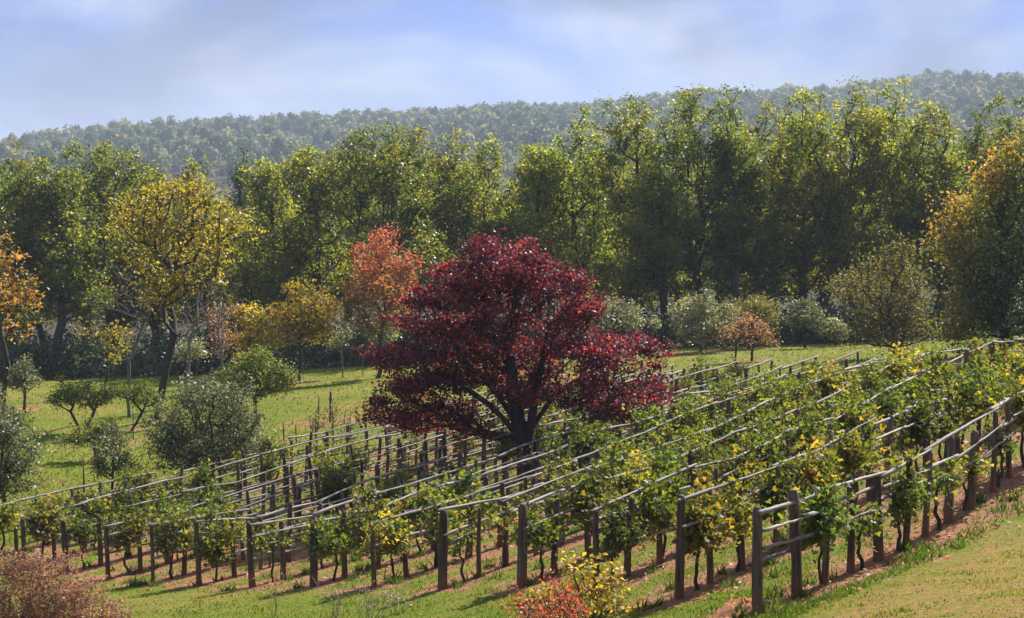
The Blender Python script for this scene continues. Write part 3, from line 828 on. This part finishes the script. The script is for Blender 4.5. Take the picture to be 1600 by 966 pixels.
zt = zat(360, 124) - b[2]
tree('orange_tree', 'orange red autumn tree between the yellow and the crimson trees', 'tree', b, e, 319, 'orange', n=330, per=24, clump=.65, leaf=.21, rt=.17, step=.6, min_d=.28,
     tint_fn=lambda p, t: np.clip(t * .55 + (p[:, 2] / zt - .45) * .95 + .1, 0, 1))
b, e = px_env(610, 126, [(605, 515, 22, 14), (595, 530, 18, 10)])
tree('sage_shrub', 'pale green bush under the orange red tree', 'shrub', b, e, 320, 'sage', n=60, per=16, clump=.45, leaf=.17, rt=.06, step=.4, wood='stem', leafy='foliage')
b, e = px_env(290, 126, [(295, 540, 28, 18), (280, 552, 20, 14), (312, 550, 16, 14)])
tree('sage_shrub', 'pale green bush in shade right of the golden tree trunk', 'shrub', b, e, 321, 'sage', n=90, per=18, clump=.5, leaf=.18, rt=.06, step=.4, wood='stem', leafy='foliage')
# right of the crimson tree
b, e = px_env(968, 134, [(968, 485, 36, 18), (945, 490, 22, 16), (995, 492, 22, 14), (968, 505, 50, 16)])
tree('sage_shrub', 'grey green bush just right of the crimson crown', 'shrub', b, e, 322, 'sage', n=150, per=24, clump=.55, leaf=.2, rt=.1, step=.5, min_d=.2, wood='stem', leafy='foliage')
b, e = px_env(1095, 128, [(1090, 480, 40, 20), (1075, 500, 34, 26), (1115, 500, 34, 28), (1095, 520, 46, 18), (1100, 462, 16, 10)])
tree('sage_tree', 'rounded pale grey green tree at the end of the vineyard', 'tree', b, e, 323, 'sage', n=260, per=26, clump=.55, leaf=.2, rt=.12, step=.45, min_d=.22)
b, e = px_env(1170, 132, [(1165, 480, 40, 20), (1190, 500, 34, 26), (1150, 500, 30, 26), (1180, 520, 36, 16), (1185, 470, 16, 10)])
tree('sage_tree', 'olive green tree between the pale round tree and the russet one', 'tree', b, e, 324, 'olive', n=230, per=26, clump=.55, leaf=.2, rt=.12, step=.45, min_d=.22)
b, e = px_env(1172, 112, [(1165, 505, 30, 14), (1150, 520, 24, 12), (1190, 520, 24, 14), (1165, 492, 14, 10), (1205, 535, 18, 8), (1135, 530, 12, 8)])
tree('russet_tree', 'small russet pink tree standing at the far end of the trellises', 'tree', b, e, 325, 'pink', n=120, per=9, clump=.42, leaf=.16, rt=.1, step=.35, min_d=.15,
     trunks=[bent(np.random.default_rng(8), (.1, 0, -.1), (.25, 0, 1.3), 5, .05), bent(np.random.default_rng(9), (-1.0, 0.3, -.1), (-.9, .3, 1.2), 5, .05)])
b, e = px_env(1258, 130, [(1258, 490, 32, 14), (1240, 503, 20, 12), (1275, 503, 20, 12), (1258, 478, 12, 8)])
tree('apple_tree', 'small grey green apple tree alone on the far lawn', 'tree', b, e, 326, 'silver', n=110, per=24, clump=.5, leaf=.18, rt=.1, step=.4, min_d=.18)
b, e = px_env(1305, 134, [(1303, 512, 20, 16), (1315, 520, 18, 14)])
tree('sage_shrub', 'pale leafy bush between the lone apple tree and the olive tree', 'shrub', b, e, 327, 'sage', n=80, per=22, clump=.5, leaf=.19, rt=.07, step=.4, wood='stem', leafy='foliage')
b, e = px_env(1400, 108, [(1390, 410, 48, 30), (1345, 450, 46, 34), (1430, 440, 44, 40), (1320, 440, 26, 18), (1390, 480, 66, 40), (1345, 515, 40, 26), (1440, 510, 36, 30), (1400, 385, 26, 16), (1395, 530, 50, 18)])
tree('olive_tree', 'airy olive brown tree with dark forking limbs behind the trellises', 'tree', b, e, 328, 'olive', n=420, per=16, clump=.75, leaf=.18, rt=.2, step=.55, min_d=.24,
     trunks=[bent(np.random.default_rng(10), (0, 0, -.2), (-.6, 0, 3.6), 6, .05), bent(np.random.default_rng(11), (.1, 0, -.2), (1.0, .2, 3.8), 6, .05)])
b, e = px_env(1572, 96, [(1570, 270, 52, 45), (1535, 330, 58, 50), (1610, 330, 70, 70), (1500, 390, 34, 36), (1545, 420, 74, 60), (1520, 480, 60, 46), (1600, 470, 80, 60), (1540, 520, 66, 30), (1480, 360, 16, 20), (1590, 235, 26, 24), (1498, 520, 34, 24)])
zt2 = zat(240, 96) - b[2]
tree('maple_tree', 'big dark green tree with orange tinged top at the right edge', 'tree', b, e, 329, 'turning', n=620, per=36, clump=.8, leaf=.22, rt=.3, step=.7, min_d=.28, shell=.65,
     tint_fn=lambda p, t: np.clip(t * .5 + np.clip(p[:, 2] / zt2 - .5, 0, 1) * .9 - np.clip((p[:, 0] + 1.3) * .15, -.26, .45), 0, 1))

# ------------------------------------------------------------------ the crimson maple among the rows
MD = 64.0
b, e = px_env(820, MD, [(800, 418, 72, 40), (728, 440, 66, 38), (850, 440, 62, 40), (690, 460, 46, 26), (770, 470, 100, 46), (895, 485, 40, 40), (650, 505, 48, 22), (720, 520, 90, 36), (840, 520, 90, 46),
                        (640, 555, 62, 28), (720, 580, 80, 34), (620, 610, 46, 30), (680, 640, 70, 30), (612, 650, 42, 26), (665, 600, 70, 32), (640, 668, 56, 20), (715, 668, 44, 16), (592, 640, 26, 26), (800, 615, 56, 22), (855, 605, 50, 26), (960, 648, 52, 20), (1015, 615, 36, 26)  , (725, 645, 44, 22), (920, 540, 56, 40), (985, 545, 56, 34), (1020, 560, 36, 34), (940, 590, 60, 34),
                        (1000, 605, 40, 28), (905, 615, 40, 24), (820, 590, 80, 40), (960, 635, 40, 20), (826, 385, 22, 18), (705, 428, 42, 22), (890, 438, 40, 24), (660, 470, 44, 20), (922, 482, 36, 28), (760, 400, 30, 18)], depth=1.25)
k = MD / FPX
def ml(u, v, y=0): return at(u, v, MD) - b + np.array([0, y, 0])
rng = np.random.default_rng(12)
mt = [np.array([ml(822, 742), ml(820, 712), ml(818, 690), ml(812, 668), ml(806, 640), ml(800, 605), ml(798, 560), ml(800, 520), ml(802, 480)]),
      np.array([ml(823, 742), ml(823, 715), ml(826, 690), ml(830, 662), ml(834, 630), ml(840, 590), ml(850, 545), ml(858, 505)]),
      np.array([ml(820, 742, -.08), ml(819, 715, -.08), ml(814, 690, -.12), ml(790, 655, -.5), ml(765, 628, -.9), ml(735, 605, -1.2), ml(700, 590, -1.4), ml(665, 575, -1.6)]),
      np.array([ml(821, 742, .1), ml(819, 712, .1), ml(813, 672, .15), ml(785, 630, .6), ml(765, 600, 1.2), ml(735, 580, 1.7), ml(690, 560, 2.0)]),
      np.array([ml(824, 742, .05), ml(825, 712, .05), ml(832, 668, .1), ml(866, 620, .4), ml(905, 595, .8), ml(945, 575, 1.0), ml(985, 560, 1.2)]),
      np.array([ml(824, 742, -.1), ml(832, 728, -.25), ml(852, 708, -.5), ml(880, 680, -.8), ml(915, 660, -1.1), ml(945, 630, -1.3), ml(970, 600, -1.4)])]
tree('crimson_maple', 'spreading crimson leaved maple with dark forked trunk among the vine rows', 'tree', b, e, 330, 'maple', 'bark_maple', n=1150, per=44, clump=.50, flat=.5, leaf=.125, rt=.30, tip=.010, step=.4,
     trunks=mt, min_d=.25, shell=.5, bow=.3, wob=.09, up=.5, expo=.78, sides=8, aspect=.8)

# ------------------------------------------------------------------ trellises
def post_protos():
    out = []
    for k in range(7):
        rng = np.random.default_rng(500 + k)
        zs = np.array([-.3, 0, .25, .6, 1.0, 1.4, 1.72, 1.8])
        r0 = rng.uniform(.065, .1)
        rr = r0 * np.array([1.15, 1.12, 1.04, 1, .96, .93, .90, .62])
        px = np.cumsum(rng.normal(size=8)) * .008; py = np.cumsum(rng.normal(size=8)) * .008
        V, F = pipe(np.c_[px, py, zs], rr, 9, True, rng, .05)
        out.append(mesh_np('post', V, F, M['post'], smooth=False))
    return out

def rail_protos():
    out = []
    for k in range(10):
        rng = np.random.default_rng(600 + k)
        n = 9
        xs = np.linspace(-.03, 1.03, n)
        r0 = rng.uniform(.034, .052)
        y = np.cumsum(rng.normal(size=n)) * .011; y -= np.linspace(y[0], y[-1], n)
        z = np.cumsum(rng.normal(size=n)) * .012; z -= np.linspace(z[0], z[-1], n)
        rr = r0 * np.linspace(1.15, .75, n) * (1 + rng.normal(size=n) * .13)
        V, F = pipe(np.c_[xs, y, z], rr, 7, True, rng, .07)
        out.append(mesh_np('rail', V, F, M['rail'], smooth=False))
    return out
POSTS, RAILS = post_protos(), rail_protos()
LEVELS = [1.76, 1.44, 1.12, .80]
PERP = np.array([ROW_DIR[1], -ROW_DIR[0]])

def project(p):
    c, s = math.cos(PITCH), math.sin(PITCH)
    dep = p[1] * c - p[2] * s
    return 800 + FPX * p[0] / dep, 483 - FPX * (p[1] * s + p[2] * c) / dep

for k, (e, ln) in enumerate(zip(E0, ROW_LEN)):
    rng = np.random.default_rng(700 + k)
    root = empty('trellis', e)
    where = 'nearest the grass slope' if k == 0 else ('at the back edge of the vineyard' if k == len(E0) - 1 else '')
    tag(root, f'weathered post and rail trellis, {ORD[k]} row counted from the near grass slope', 'trellis', 'trellises of the vineyard')
    t = 0.0; stations = []
    while t < ln:
        xy = e[:2] + ROW_DIR * t + PERP * rng.normal() * .04
        stations.append((t, np.array([xy[0], xy[1], gz(*xy)]), 1.0 * rng.uniform(.92, 1.08)))
        t += rng.uniform(1.25, 1.5)
    for j, (t, p, s) in enumerate(stations):
        o = link('post', POSTS[rng.integers(len(POSTS))], root, p - e)
        ls = .3 if j == 0 else 1
        o.rotation_euler = (rng.normal() * .03 * ls, rng.normal() * .035 * ls - (.03 if k > 6 else 0), rng.uniform(0, 6.28) if j else 0)
        th = rng.uniform(.8, 1.12) * (1.08 if j == 0 else 1)
        o.scale = (th, th, s * (1.04 if j == 0 else 1))
    for li, h in enumerate(LEVELS):
        j = 0
        side = rng.choice([-1, 1])
        while j < len(stations) - 1:
            step = int(rng.choice([1, 2, 2, 3])) if li else int(rng.choice([2, 2, 3]))
            j2 = min(len(stations) - 1, j + step)
            if rng.random() > (.05 if li == 0 else .09):
                s0, s1 = stations[j], stations[j2]
                hh0 = h * (s0[2] if li == 0 else 1) + rng.normal() * .035 + (.055 if li == 0 else 0)
                hh1 = h * (s1[2] if li == 0 else 1) + rng.normal() * .035 + (.055 if li == 0 else 0)
                off = PERP * (side * .10 if li else rng.normal() * .03)
                a = s0[1] + np.array([off[0], off[1], hh0]); c = s1[1] + np.array([off[0], off[1], hh1])
                dv = c - a; L = float(np.linalg.norm(dv))
                o = link('rail', RAILS[rng.integers(len(RAILS))], root, a - e)
                th = rng.uniform(.85, 1.2)
                o.scale = (L + .14, th * (.88 if li == 0 else .76), th * (.88 if li == 0 else .76))
                o.rotation_euler = (0, -math.asin(dv[2] / L), math.atan2(dv[1], dv[0]))
            j = j2
            if rng.random() < .3: side = -side

# ------------------------------------------------------------------ grapevines
def vine_proto(seed, full):
    rng = np.random.default_rng(seed)
    n = {2: 20, 1: 11, 0: 5}[full]
    # twisted trunk
    m = 8
    zs = np.linspace(-.1, .95, m)
    x = np.cumsum(rng.normal(size=m)) * .05; y = np.cumsum(rng.normal(size=m)) * .035
    x -= x[0]; y -= y[0]
    V, F = pipe(np.c_[x, y, zs], np.linspace(.042, .024, m) * rng.uniform(.8, 1.2), 6, True, rng, .12)
    Vs, Fs = [V], [f for f in F]
    off = len(V)
    tips = []
    rx, rz = {2: (.92, .42), 1: (.62, .36), 0: (.75, .32)}[full]
    cz = rng.uniform(1.22, 1.42)
    for i in range(n):
        d_ = rng.normal(size=3); d_ /= np.linalg.norm(d_)
        tips.append(np.array([0, 0, cz]) + d_ * np.array([rx, .26, rz]) * (.45 + .6 * rng.random()))
    if full:
        for i in range(full):      # shoots reaching over the top rail
            tips.append(np.array([rng.uniform(-rx, rx), rng.normal() * .12, rng.uniform(1.8, 2.05)]))
    tips = np.array(tips)
    for q in tips:
        p0 = np.array([x[-1], y[-1], .95]); mid = (p0 + q) / 2 + np.array([0, 0, -.08]) + rng.normal(size=3) * .06
        s = np.linspace(0, 1, 6)[:, None]
        pp = (1 - s) ** 2 * p0 + 2 * s * (1 - s) * mid + s * s * q
        v, f = pipe(pp, np.linspace(.016, .007, 6), 4, False)
        Vs.append(v); Fs += [a + off for a in f]; off += len(v)
    quads_ = [f for f in Fs if f.shape[1] == 4]
    caps = [f for f in Fs if f.shape[1] != 4]
    wood = mesh_np('trunk', np.concatenate(Vs), [np.concatenate(quads_)] + caps, M['vine_wood'], smooth=True)
    sub = []
    for q in tips:
        for r in range(3):
            sub.append(q + rng.normal(size=3) * np.array([.15, .12, .13]) + np.array([0, 0, -.04]))
    sub = np.array(sub)
    tsh = rng.uniform(-.10, .07)
    fol = [foliage_mesh(rng, 'foliage', sub, 27 if full else 15, .29, .95, .098, M[mm], LOBED, .95, .2, lambda p, t: t * .9 + tsh) for mm in ('vine', 'vine_gold')]
    return wood, fol

VINES = {f: [vine_proto(800 + f * 10 + i, f) for i in range(6)] for f in (0, 1, 2)}
n_v = 0
for k, (e, ln) in enumerate(zip(E0, ROW_LEN)):
    rng = np.random.default_rng(900 + k)
    t = .8; c = 0
    while t < ln - .5:
        xy = e[:2] + ROW_DIR * t
        p = np.array([xy[0], xy[1], gz(*xy)])
        u, v = project(p + np.array([0, 0, 1.3]))
        if -60 < u < 1660:
            if 540 < u < 860 and 660 < v < 790: w_ = (.60, .25, .15, 0)
            elif 350 < u < 500 and 720 < v < 850: w_ = (.45, .28, .22, .05)
            elif u < 350 and v > 760: w_ = (0, .15, .40, .45)
            elif k >= 12: w_ = (.75, .15, .10, 0)
            elif u > 1000 and p[1] > np.interp(u, [1000, 1600], [70, 58]): w_ = (.55, .2, .2, .05)
            elif k >= 8 and u > 1000: w_ = (.40, .20, .25, .15)
            elif u > 1050 and k < 7: w_ = (.02, .12, .36, .50) if k else (.08, .24, .42, .26)
            elif k < 4: w_ = (0, .1, .36, .54)
            else: w_ = (.14, .18, .38, .30)
            full = int(rng.choice([-1, 0, 1, 2], p=w_))
            if full >= 0:
                wood, fol = VINES[full][rng.integers(6)]
                gold = rng.random() < np.interp(u, [0, 500, 900, 1600], [.2, .3, .45, .75])
                root = empty('grapevine', p, math.atan2(ROW_DIR[1], ROW_DIR[0]) + (math.pi if rng.random() < .5 else 0) + rng.normal() * .05)
                s = rng.uniform(.9, 1.1)
                root.scale = (s, s, s * rng.uniform(.93, 1.04))
                look = 'golden and green' if gold else 'mostly green'
                thick = ['sparse', 'half bare', 'thick'][full]
                tag(root, f'{thick} {look} grapevine, {ORD[c]} along the {ORD[k]} row from the grass slope', 'grapevine', 'grapevines on the trellises')
                link('trunk', wood, root)
                link('foliage', fol[1 if gold else 0], root)
                c += 1; n_v += 1
        t += rng.uniform(1.75, 2.35)
print('vines', n_v)

# ------------------------------------------------------------------ near shrubs and weeds
b, e = px_env(70, 33, [(60, 925, 80, 48), (20, 940, 70, 60), (120, 930, 62, 44), (150, 970, 50, 40), (70, 990, 110, 50), (165, 945, 30, 24), (40, 890, 44, 30), (180, 955, 36, 36), (100, 885, 34, 24), (60, 878, 50, 26)], depth=.8)
tree('barberry_shrub', 'dense purple brown twiggy bush in the near lower left corner', 'shrub', b, e, 340, 'barberry', 'bark_pale', n=900, per=26, clump=.17, leaf=.05, rt=.03, tip=.004, step=.12, min_d=.05, wood='stem', leafy='foliage', shell=.7,
     trunks=[bent(np.random.default_rng(20 + i), (math.cos(i * 1.05) * .12, math.sin(i * 1.05) * .12, -.1), (math.cos(i * 1.05) * .8, math.sin(i * 1.05) * .7, 1.2), 5, .05) for i in range(6)])
b, e = px_env(925, 31, [(930, 900, 34, 30), (905, 930, 46, 30), (955, 930, 30, 34), (890, 900, 24, 24), (930, 960, 50, 30), (825, 940, 34, 22), (925, 878, 14, 14), (960, 905, 20, 20)], depth=.9)
tree('yellow_shrub', 'loose yellow and orange leaved shrub in front of the end posts', 'shrub', b, e, 341, 'yellow', n=170, per=6, clump=.32, leaf=.095, rt=.025, tip=.004, step=.15, min_d=.08, wood='stem', leafy='foliage', tint_fn=lambda p, t: t * .7 + .3,
     trunks=[bent(np.random.default_rng(30 + i), (math.cos(i * 1.25) * .1, math.sin(i * 1.25) * .1, -.1), (math.cos(i * 1.25) * .35, math.sin(i * 1.25) * .35, .6), 5, .05) for i in range(5)])
b, e = px_env(862, 29.5, [(850, 945, 50, 16), (880, 928, 28, 16), (820, 955, 30, 14), (905, 955, 30, 18), (865, 915, 18, 12), (860, 970, 70, 18)], depth=.9)
tree('scarlet_shrub', 'low scarlet leaved shrub at the bottom edge beside the yellow one', 'shrub', b, e, 342, 'scarlet', n=170, per=7, clump=.28, leaf=.07, rt=.02, tip=.004, step=.12, min_d=.06, wood='stem', leafy='foliage',
     trunks=[bent(np.random.default_rng(40 + i), (math.cos(i * 1.6) * .1, math.sin(i * 1.6) * .1, -.1), (math.cos(i * 1.6) * .3, math.sin(i * 1.6) * .3, .35), 5, .05) for i in range(4)])

def weed(u, d, h, n, spread, seed, label, leafmat='straw', leafy=0):
    rng = np.random.default_rng(seed)
    b = gpix(u, d)
    Vs, Fs, o = [], [], 0
    tips = []
    for i in range(n):
        a = rng.uniform(0, 6.28); r = spread * rng.random()
        p1 = np.array([math.cos(a) * r, math.sin(a) * r, h * rng.uniform(.55, 1)])
        pts = bent(rng, (p1[0] * .25, p1[1] * .25, -.05), p1, 6, .06)
        v, f = pipe(pts, np.linspace(.007, .003, 6), 4, False)
        Vs.append(v); Fs.append(f[0] + o); o += len(v)
        for q in range(3):
            j = rng.integers(2, 5)
            pts2 = bent(rng, pts[j], pts[j] + rng.normal(size=3) * np.array([.2, .2, .08]) * h + np.array([0, 0, .14 * h]), 4, .05)
            v, f = pipe(pts2, np.linspace(.004, .002, 4), 3, False)
            Vs.append(v); Fs.append(f[0] + o); o += len(v)
            tips.append(pts2[-1]); tips.append(pts2[2])
        tips.append(pts[-1])
    root = empty('dry_weed', b)
    tag(root, label, 'weed', 'dry weeds in the near grass')
    V = np.concatenate(Vs)
    link('stem', mesh_np('stem', V, [np.concatenate(Fs)], M['straw'], {'tint': rng.random(len(V))}), root)
    if leafy:
        link('foliage', foliage_mesh(rng, 'foliage', np.array(tips), leafy, .12, 1, .05, M[leafmat]), root)
weed(520, 38, 1.0, 12, .7, 51, 'pale bare twiggy weed left of the bottom middle')
weed(575, 37, .9, 16, .9, 52, 'pale bare spreading weed at the bottom edge, below the stout end post', 'straw', 1)
weed(620, 37.5, .7, 10, .6, 53, 'short pale weed at the bottom edge, right of the spreading one', 'sage', 2)
weed(430, 40, 1.2, 7, .3, 54, 'upright rusty seed stalks at the bottom edge, left of the pale weeds', 'pink', 4)
weed(185, 36, 1.4, 14, .6, 55, 'grey bare twigs beside the purple brown bush', 'straw', 0)
weed(965, 30.5, .8, 6, .35, 56, 'thin stems right of the yellow shrub', 'amber', 1)

# orchard stakes and bare cordon vines on the lawn
def stake(u, d, vt, label, r=.035):
    rng = np.random.default_rng(int(u))
    b = gpix(u, d)
    h = zat(vt, d) - b[2]
    V, F = pipe(bent(rng, (0, 0, -.2), (rng.normal() * .03, rng.normal() * .03, h), 5, .01), [r * 1.05, r, r, r * .95, r * .8], 7, True, rng, .08)
    o = link('garden_stake', mesh_np('garden_stake', V, F, M['stake']), None, b)
    tag(o, label, 'stake', 'stakes on the lawn')
stake(132, 68, 728, 'thin dark stake between the silver bushes and the back trellis')
stake(444, 84, 660, 'thin stake at the left end of the bare bushes on the lawn')
stake(463, 84, 664, 'thin stake second from the left among the bare bushes')
stake(497, 92, 620, 'short stake behind the bare bushes on the lawn')
stake(516, 96, 612, 'thick dark stake standing on bare soil on the lawn', .075)
stake(209, 92, 642, 'slanting stake under the leaning apple tree')
stake(567, 128, 556, 'far thin stake at the back of the lawn under the orange red tree')
stake(1083, 116, 560, 'short dark stake on the far lawn left of the trellis ends', .07)
for i, (u, d, lobes, lab) in enumerate([
    (492, 82, [(490, 660, 14, 26), (500, 650, 10, 18)], 'slender half bare fruit bush, leftmost of three on the lawn'),
    (520, 84, [(518, 650, 14, 26), (525, 680, 12, 20)], 'half bare fruit bush, middle one of three on the lawn'),
    (548, 82, [(550, 655, 16, 26), (545, 685, 14, 18)], 'half bare fruit bush nearest the crimson tree')]):
    b, e = px_env(u, d, lobes)
    tree('fruit_bush', lab, 'shrub', b, e, 360 + i, 'olive', 'bark_grey', n=46, per=5, clump=.25, leaf=.11, rt=.05, tip=.008, step=.25, wood='stem', leafy='foliage', group='half bare fruit bushes')

# mound of red clay by the near end post
rng = np.random.default_rng(61)
mb = gpix(1158, 28.4)
rr = np.linspace(0, 1, 9); th = np.linspace(0, 2 * math.pi, 28, endpoint=False)
V = []
for r in rr:
    for a in th:
        x, y = math.cos(a) * r * .55, math.sin(a) * r * .8
        gx_, gy_ = mb[0] + x, mb[1] + y
        V.append((x, y, gz(gx_, gy_) - mb[2] + .17 * (1 - r * r) * (1 + .25 * rng.normal() * (1 - r)) - .02 + .03 * rng.normal() * (r < .95)))
F = [(i * 28 + j, (i + 1) * 28 + j, (i + 1) * 28 + (j + 1) % 28, i * 28 + (j + 1) % 28) for i in range(8) for j in range(28)]
M['clay'] = bark_material('red_clay', (.19, .07, .035), (.36, .16, .085), scale=14, stretch=(1, 1, 1), rough=.95, spec=.1)
tag(link('clay_mound', mesh_np('clay_mound', V, [np.array(F)], M['clay'], smooth=False), None, mb), 'little mound of red clay beside the nearest end post', 'mound')

# ------------------------------------------------------------------ grass and fallen leaves
def scatter_grass():
    rng = np.random.default_rng(71)
    n = 150000
    d = 1 / rng.uniform(1 / 62, 1 / 19.5, n)
    u = rng.uniform(-40, 1640, n)
    x = (u - 800) / FPX * d
    rel = np.c_[x, d] - E0[0][:2]
    # sparser on the clay under the rows
    s = np.zeros(n)
    for e, ln in zip(E0, ROW_LEN):
        q = np.c_[x, d] - e[:2]
        al = q @ ROW_DIR; pe = np.abs(q @ PERP)
        s = np.maximum(s, ((pe < .55) & (al > -.6) & (al < ln)).astype(float))
    patch = np.sin(x * 1.7 + np.sin(d * 1.1) * 2) * np.sin(d * 1.3 + np.sin(x * .9) * 2) + rng.normal(size=n) * .5
    pd = rel @ PERP
    onslope = pd > 1.2
    keep = (rng.random(n) < np.where(s > 0, .22, .9)) & ((patch > .6) | ~onslope | (rng.random(n) < .10))
    x, d, s, patch, pd = x[keep], d[keep], s[keep], patch[keep], pd[keep]
    z = ground(x, d)
    m = len(x)
    h = rng.uniform(.03, .085, m) * np.where((pd > .35) & (pd < 1.1), 1.7, 1) * np.where(pd > 1.2, .7, 1.0) * np.clip(.8 + .8 * np.sin(x * 2.3 + np.sin(d * 1.9) * 1.5) * np.sin(d * 2.1 + x), .5, 2.2)
    a = rng.uniform(0, 6.28, m)
    lean = rng.normal(size=(m, 2)) * .45
    wd = rng.uniform(.012, .024, m)
    cx, cy = [], []
    for e, ln in zip(E0, ROW_LEN):
        for _ in range(34):
            q = e[:2] + ROW_DIR * rng.uniform(-.8, min(ln, 34)) + PERP * rng.normal() * .6
            k_ = rng.integers(14, 40)
            cx.append(q[0] + rng.normal(size=k_) * .11); cy.append(q[1] + rng.normal(size=k_) * .11)
    cx = np.concatenate(cx); cy = np.concatenate(cy)
    mw = len(cx)
    x = np.r_[x, cx]; d = np.r_[d, cy]; z = np.r_[z, ground(cx, cy)]
    h = np.r_[h, rng.uniform(.1, .3, mw)]; a = np.r_[a, rng.uniform(0, 6.28, mw)]
    lean = np.r_[lean, rng.normal(size=(mw, 2)) * .5]; wd = np.r_[wd, rng.uniform(.014, .034, mw)]; pd = np.r_[pd, np.full(mw, .7)]
    m = len(x)
    B = np.c_[x, d, z - .005]
    sd = np.c_[np.cos(a), np.sin(a), np.zeros(m)] * wd[:, None]
    T = B + np.c_[lean * h[:, None], h]
    V = np.stack([B - sd, B + sd, T], 1).reshape(-1, 3)
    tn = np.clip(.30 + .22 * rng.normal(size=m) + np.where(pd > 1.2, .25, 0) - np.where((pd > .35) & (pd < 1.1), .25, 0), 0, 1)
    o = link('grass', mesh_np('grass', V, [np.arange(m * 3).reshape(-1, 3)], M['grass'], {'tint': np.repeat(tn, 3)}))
    tag(o, 'short meadow grass on the slope and between the vine rows', 'grass', kind='stuff')
scatter_grass()

def lawn_tufts():
    rng = np.random.default_rng(72)
    n = 60000
    d = 1 / rng.uniform(1 / 140, 1 / 62, n)
    u = rng.uniform(-40, 1640, n)
    x = (u - 800) / FPX * d
    z = ground(x, d)
    h = rng.uniform(.05, .16, n); a = rng.uniform(0, 6.28, n)
    wd = rng.uniform(.03, .06, n)
    B = np.c_[x, d, z - .01]
    sd = np.c_[np.cos(a), np.sin(a), np.zeros(n)] * wd[:, None]
    T = B + np.c_[rng.normal(size=(n, 2)) * .5 * h[:, None], h]
    V = np.stack([B - sd, B + sd, T], 1).reshape(-1, 3)
    o = link('lawn_grass', mesh_np('lawn_grass', V, [np.arange(n * 3).reshape(-1, 3)], M['grass'], {'tint': np.repeat(np.clip(.35 + .2 * rng.normal(size=n), 0, 1), 3)}))
    tag(o, 'sunlit grass of the orchard lawn', 'grass', kind='stuff')
lawn_tufts()

def fallen():
    rng = np.random.default_rng(73)
    pts, tn = [], []
    for e, ln in zip(E0, ROW_LEN):
        m = 420
        al = rng.uniform(-.5, ln, m); pe = rng.normal(size=m) * .7
        q = e[:2] + al[:, None] * ROW_DIR + pe[:, None] * PERP
        pts.append(q)
    q = np.concatenate(pts)
    z = ground(q[:, 0], q[:, 1]) + .02
    P = np.c_[q, z]
    v, f, t = leaf_mesh(rng, P, rng.uniform(.06, .12, len(P)), np.clip(.6 + .3 * rng.random(len(P)), 0, 1), LOBED, .9, 2.0)
    o = link('fallen_leaves', mesh_np('fallen_leaves', v, [f], M['pink'], {'tint': t}))
    tag(o, 'fallen brown leaves scattered under the vine rows', 'leaves', kind='stuff')
fallen()

# ------------------------------------------------------------------ haze
def haze():
    x0, x1, y0, y1, z0, z1 = -2900, 2900, -90, 4600, -220, 235
    V = np.array([(x, y, z) for z in (z0, z1) for y in (y0, y1) for x in (x0, x1)], float)
    F = np.array([(0, 2, 3, 1), (4, 5, 7, 6), (0, 1, 5, 4), (2, 6, 7, 3), (0, 4, 6, 2), (1, 3, 7, 5)])
    m, N, L, out = nodes_of('haze_air')
    p = N.new('ShaderNodeVolumePrincipled')
    p.inputs['Color'].default_value = (.72, .84, 1, 1)
    p.inputs['Density'].default_value = .00018
    p.inputs['Anisotropy'].default_value = 0.0
    L.new(p.outputs[0], out.inputs['Volume'])
    o = link('haze', mesh_np('haze', V, [F], m))
    tag(o, 'thin blue autumn haze in the air', 'haze', kind='stuff')
haze()
tris = sum(len(m.polygons) * 2 for m in bpy.data.meshes)
print('approx triangles', tris, 'objects', len(bpy.data.objects))
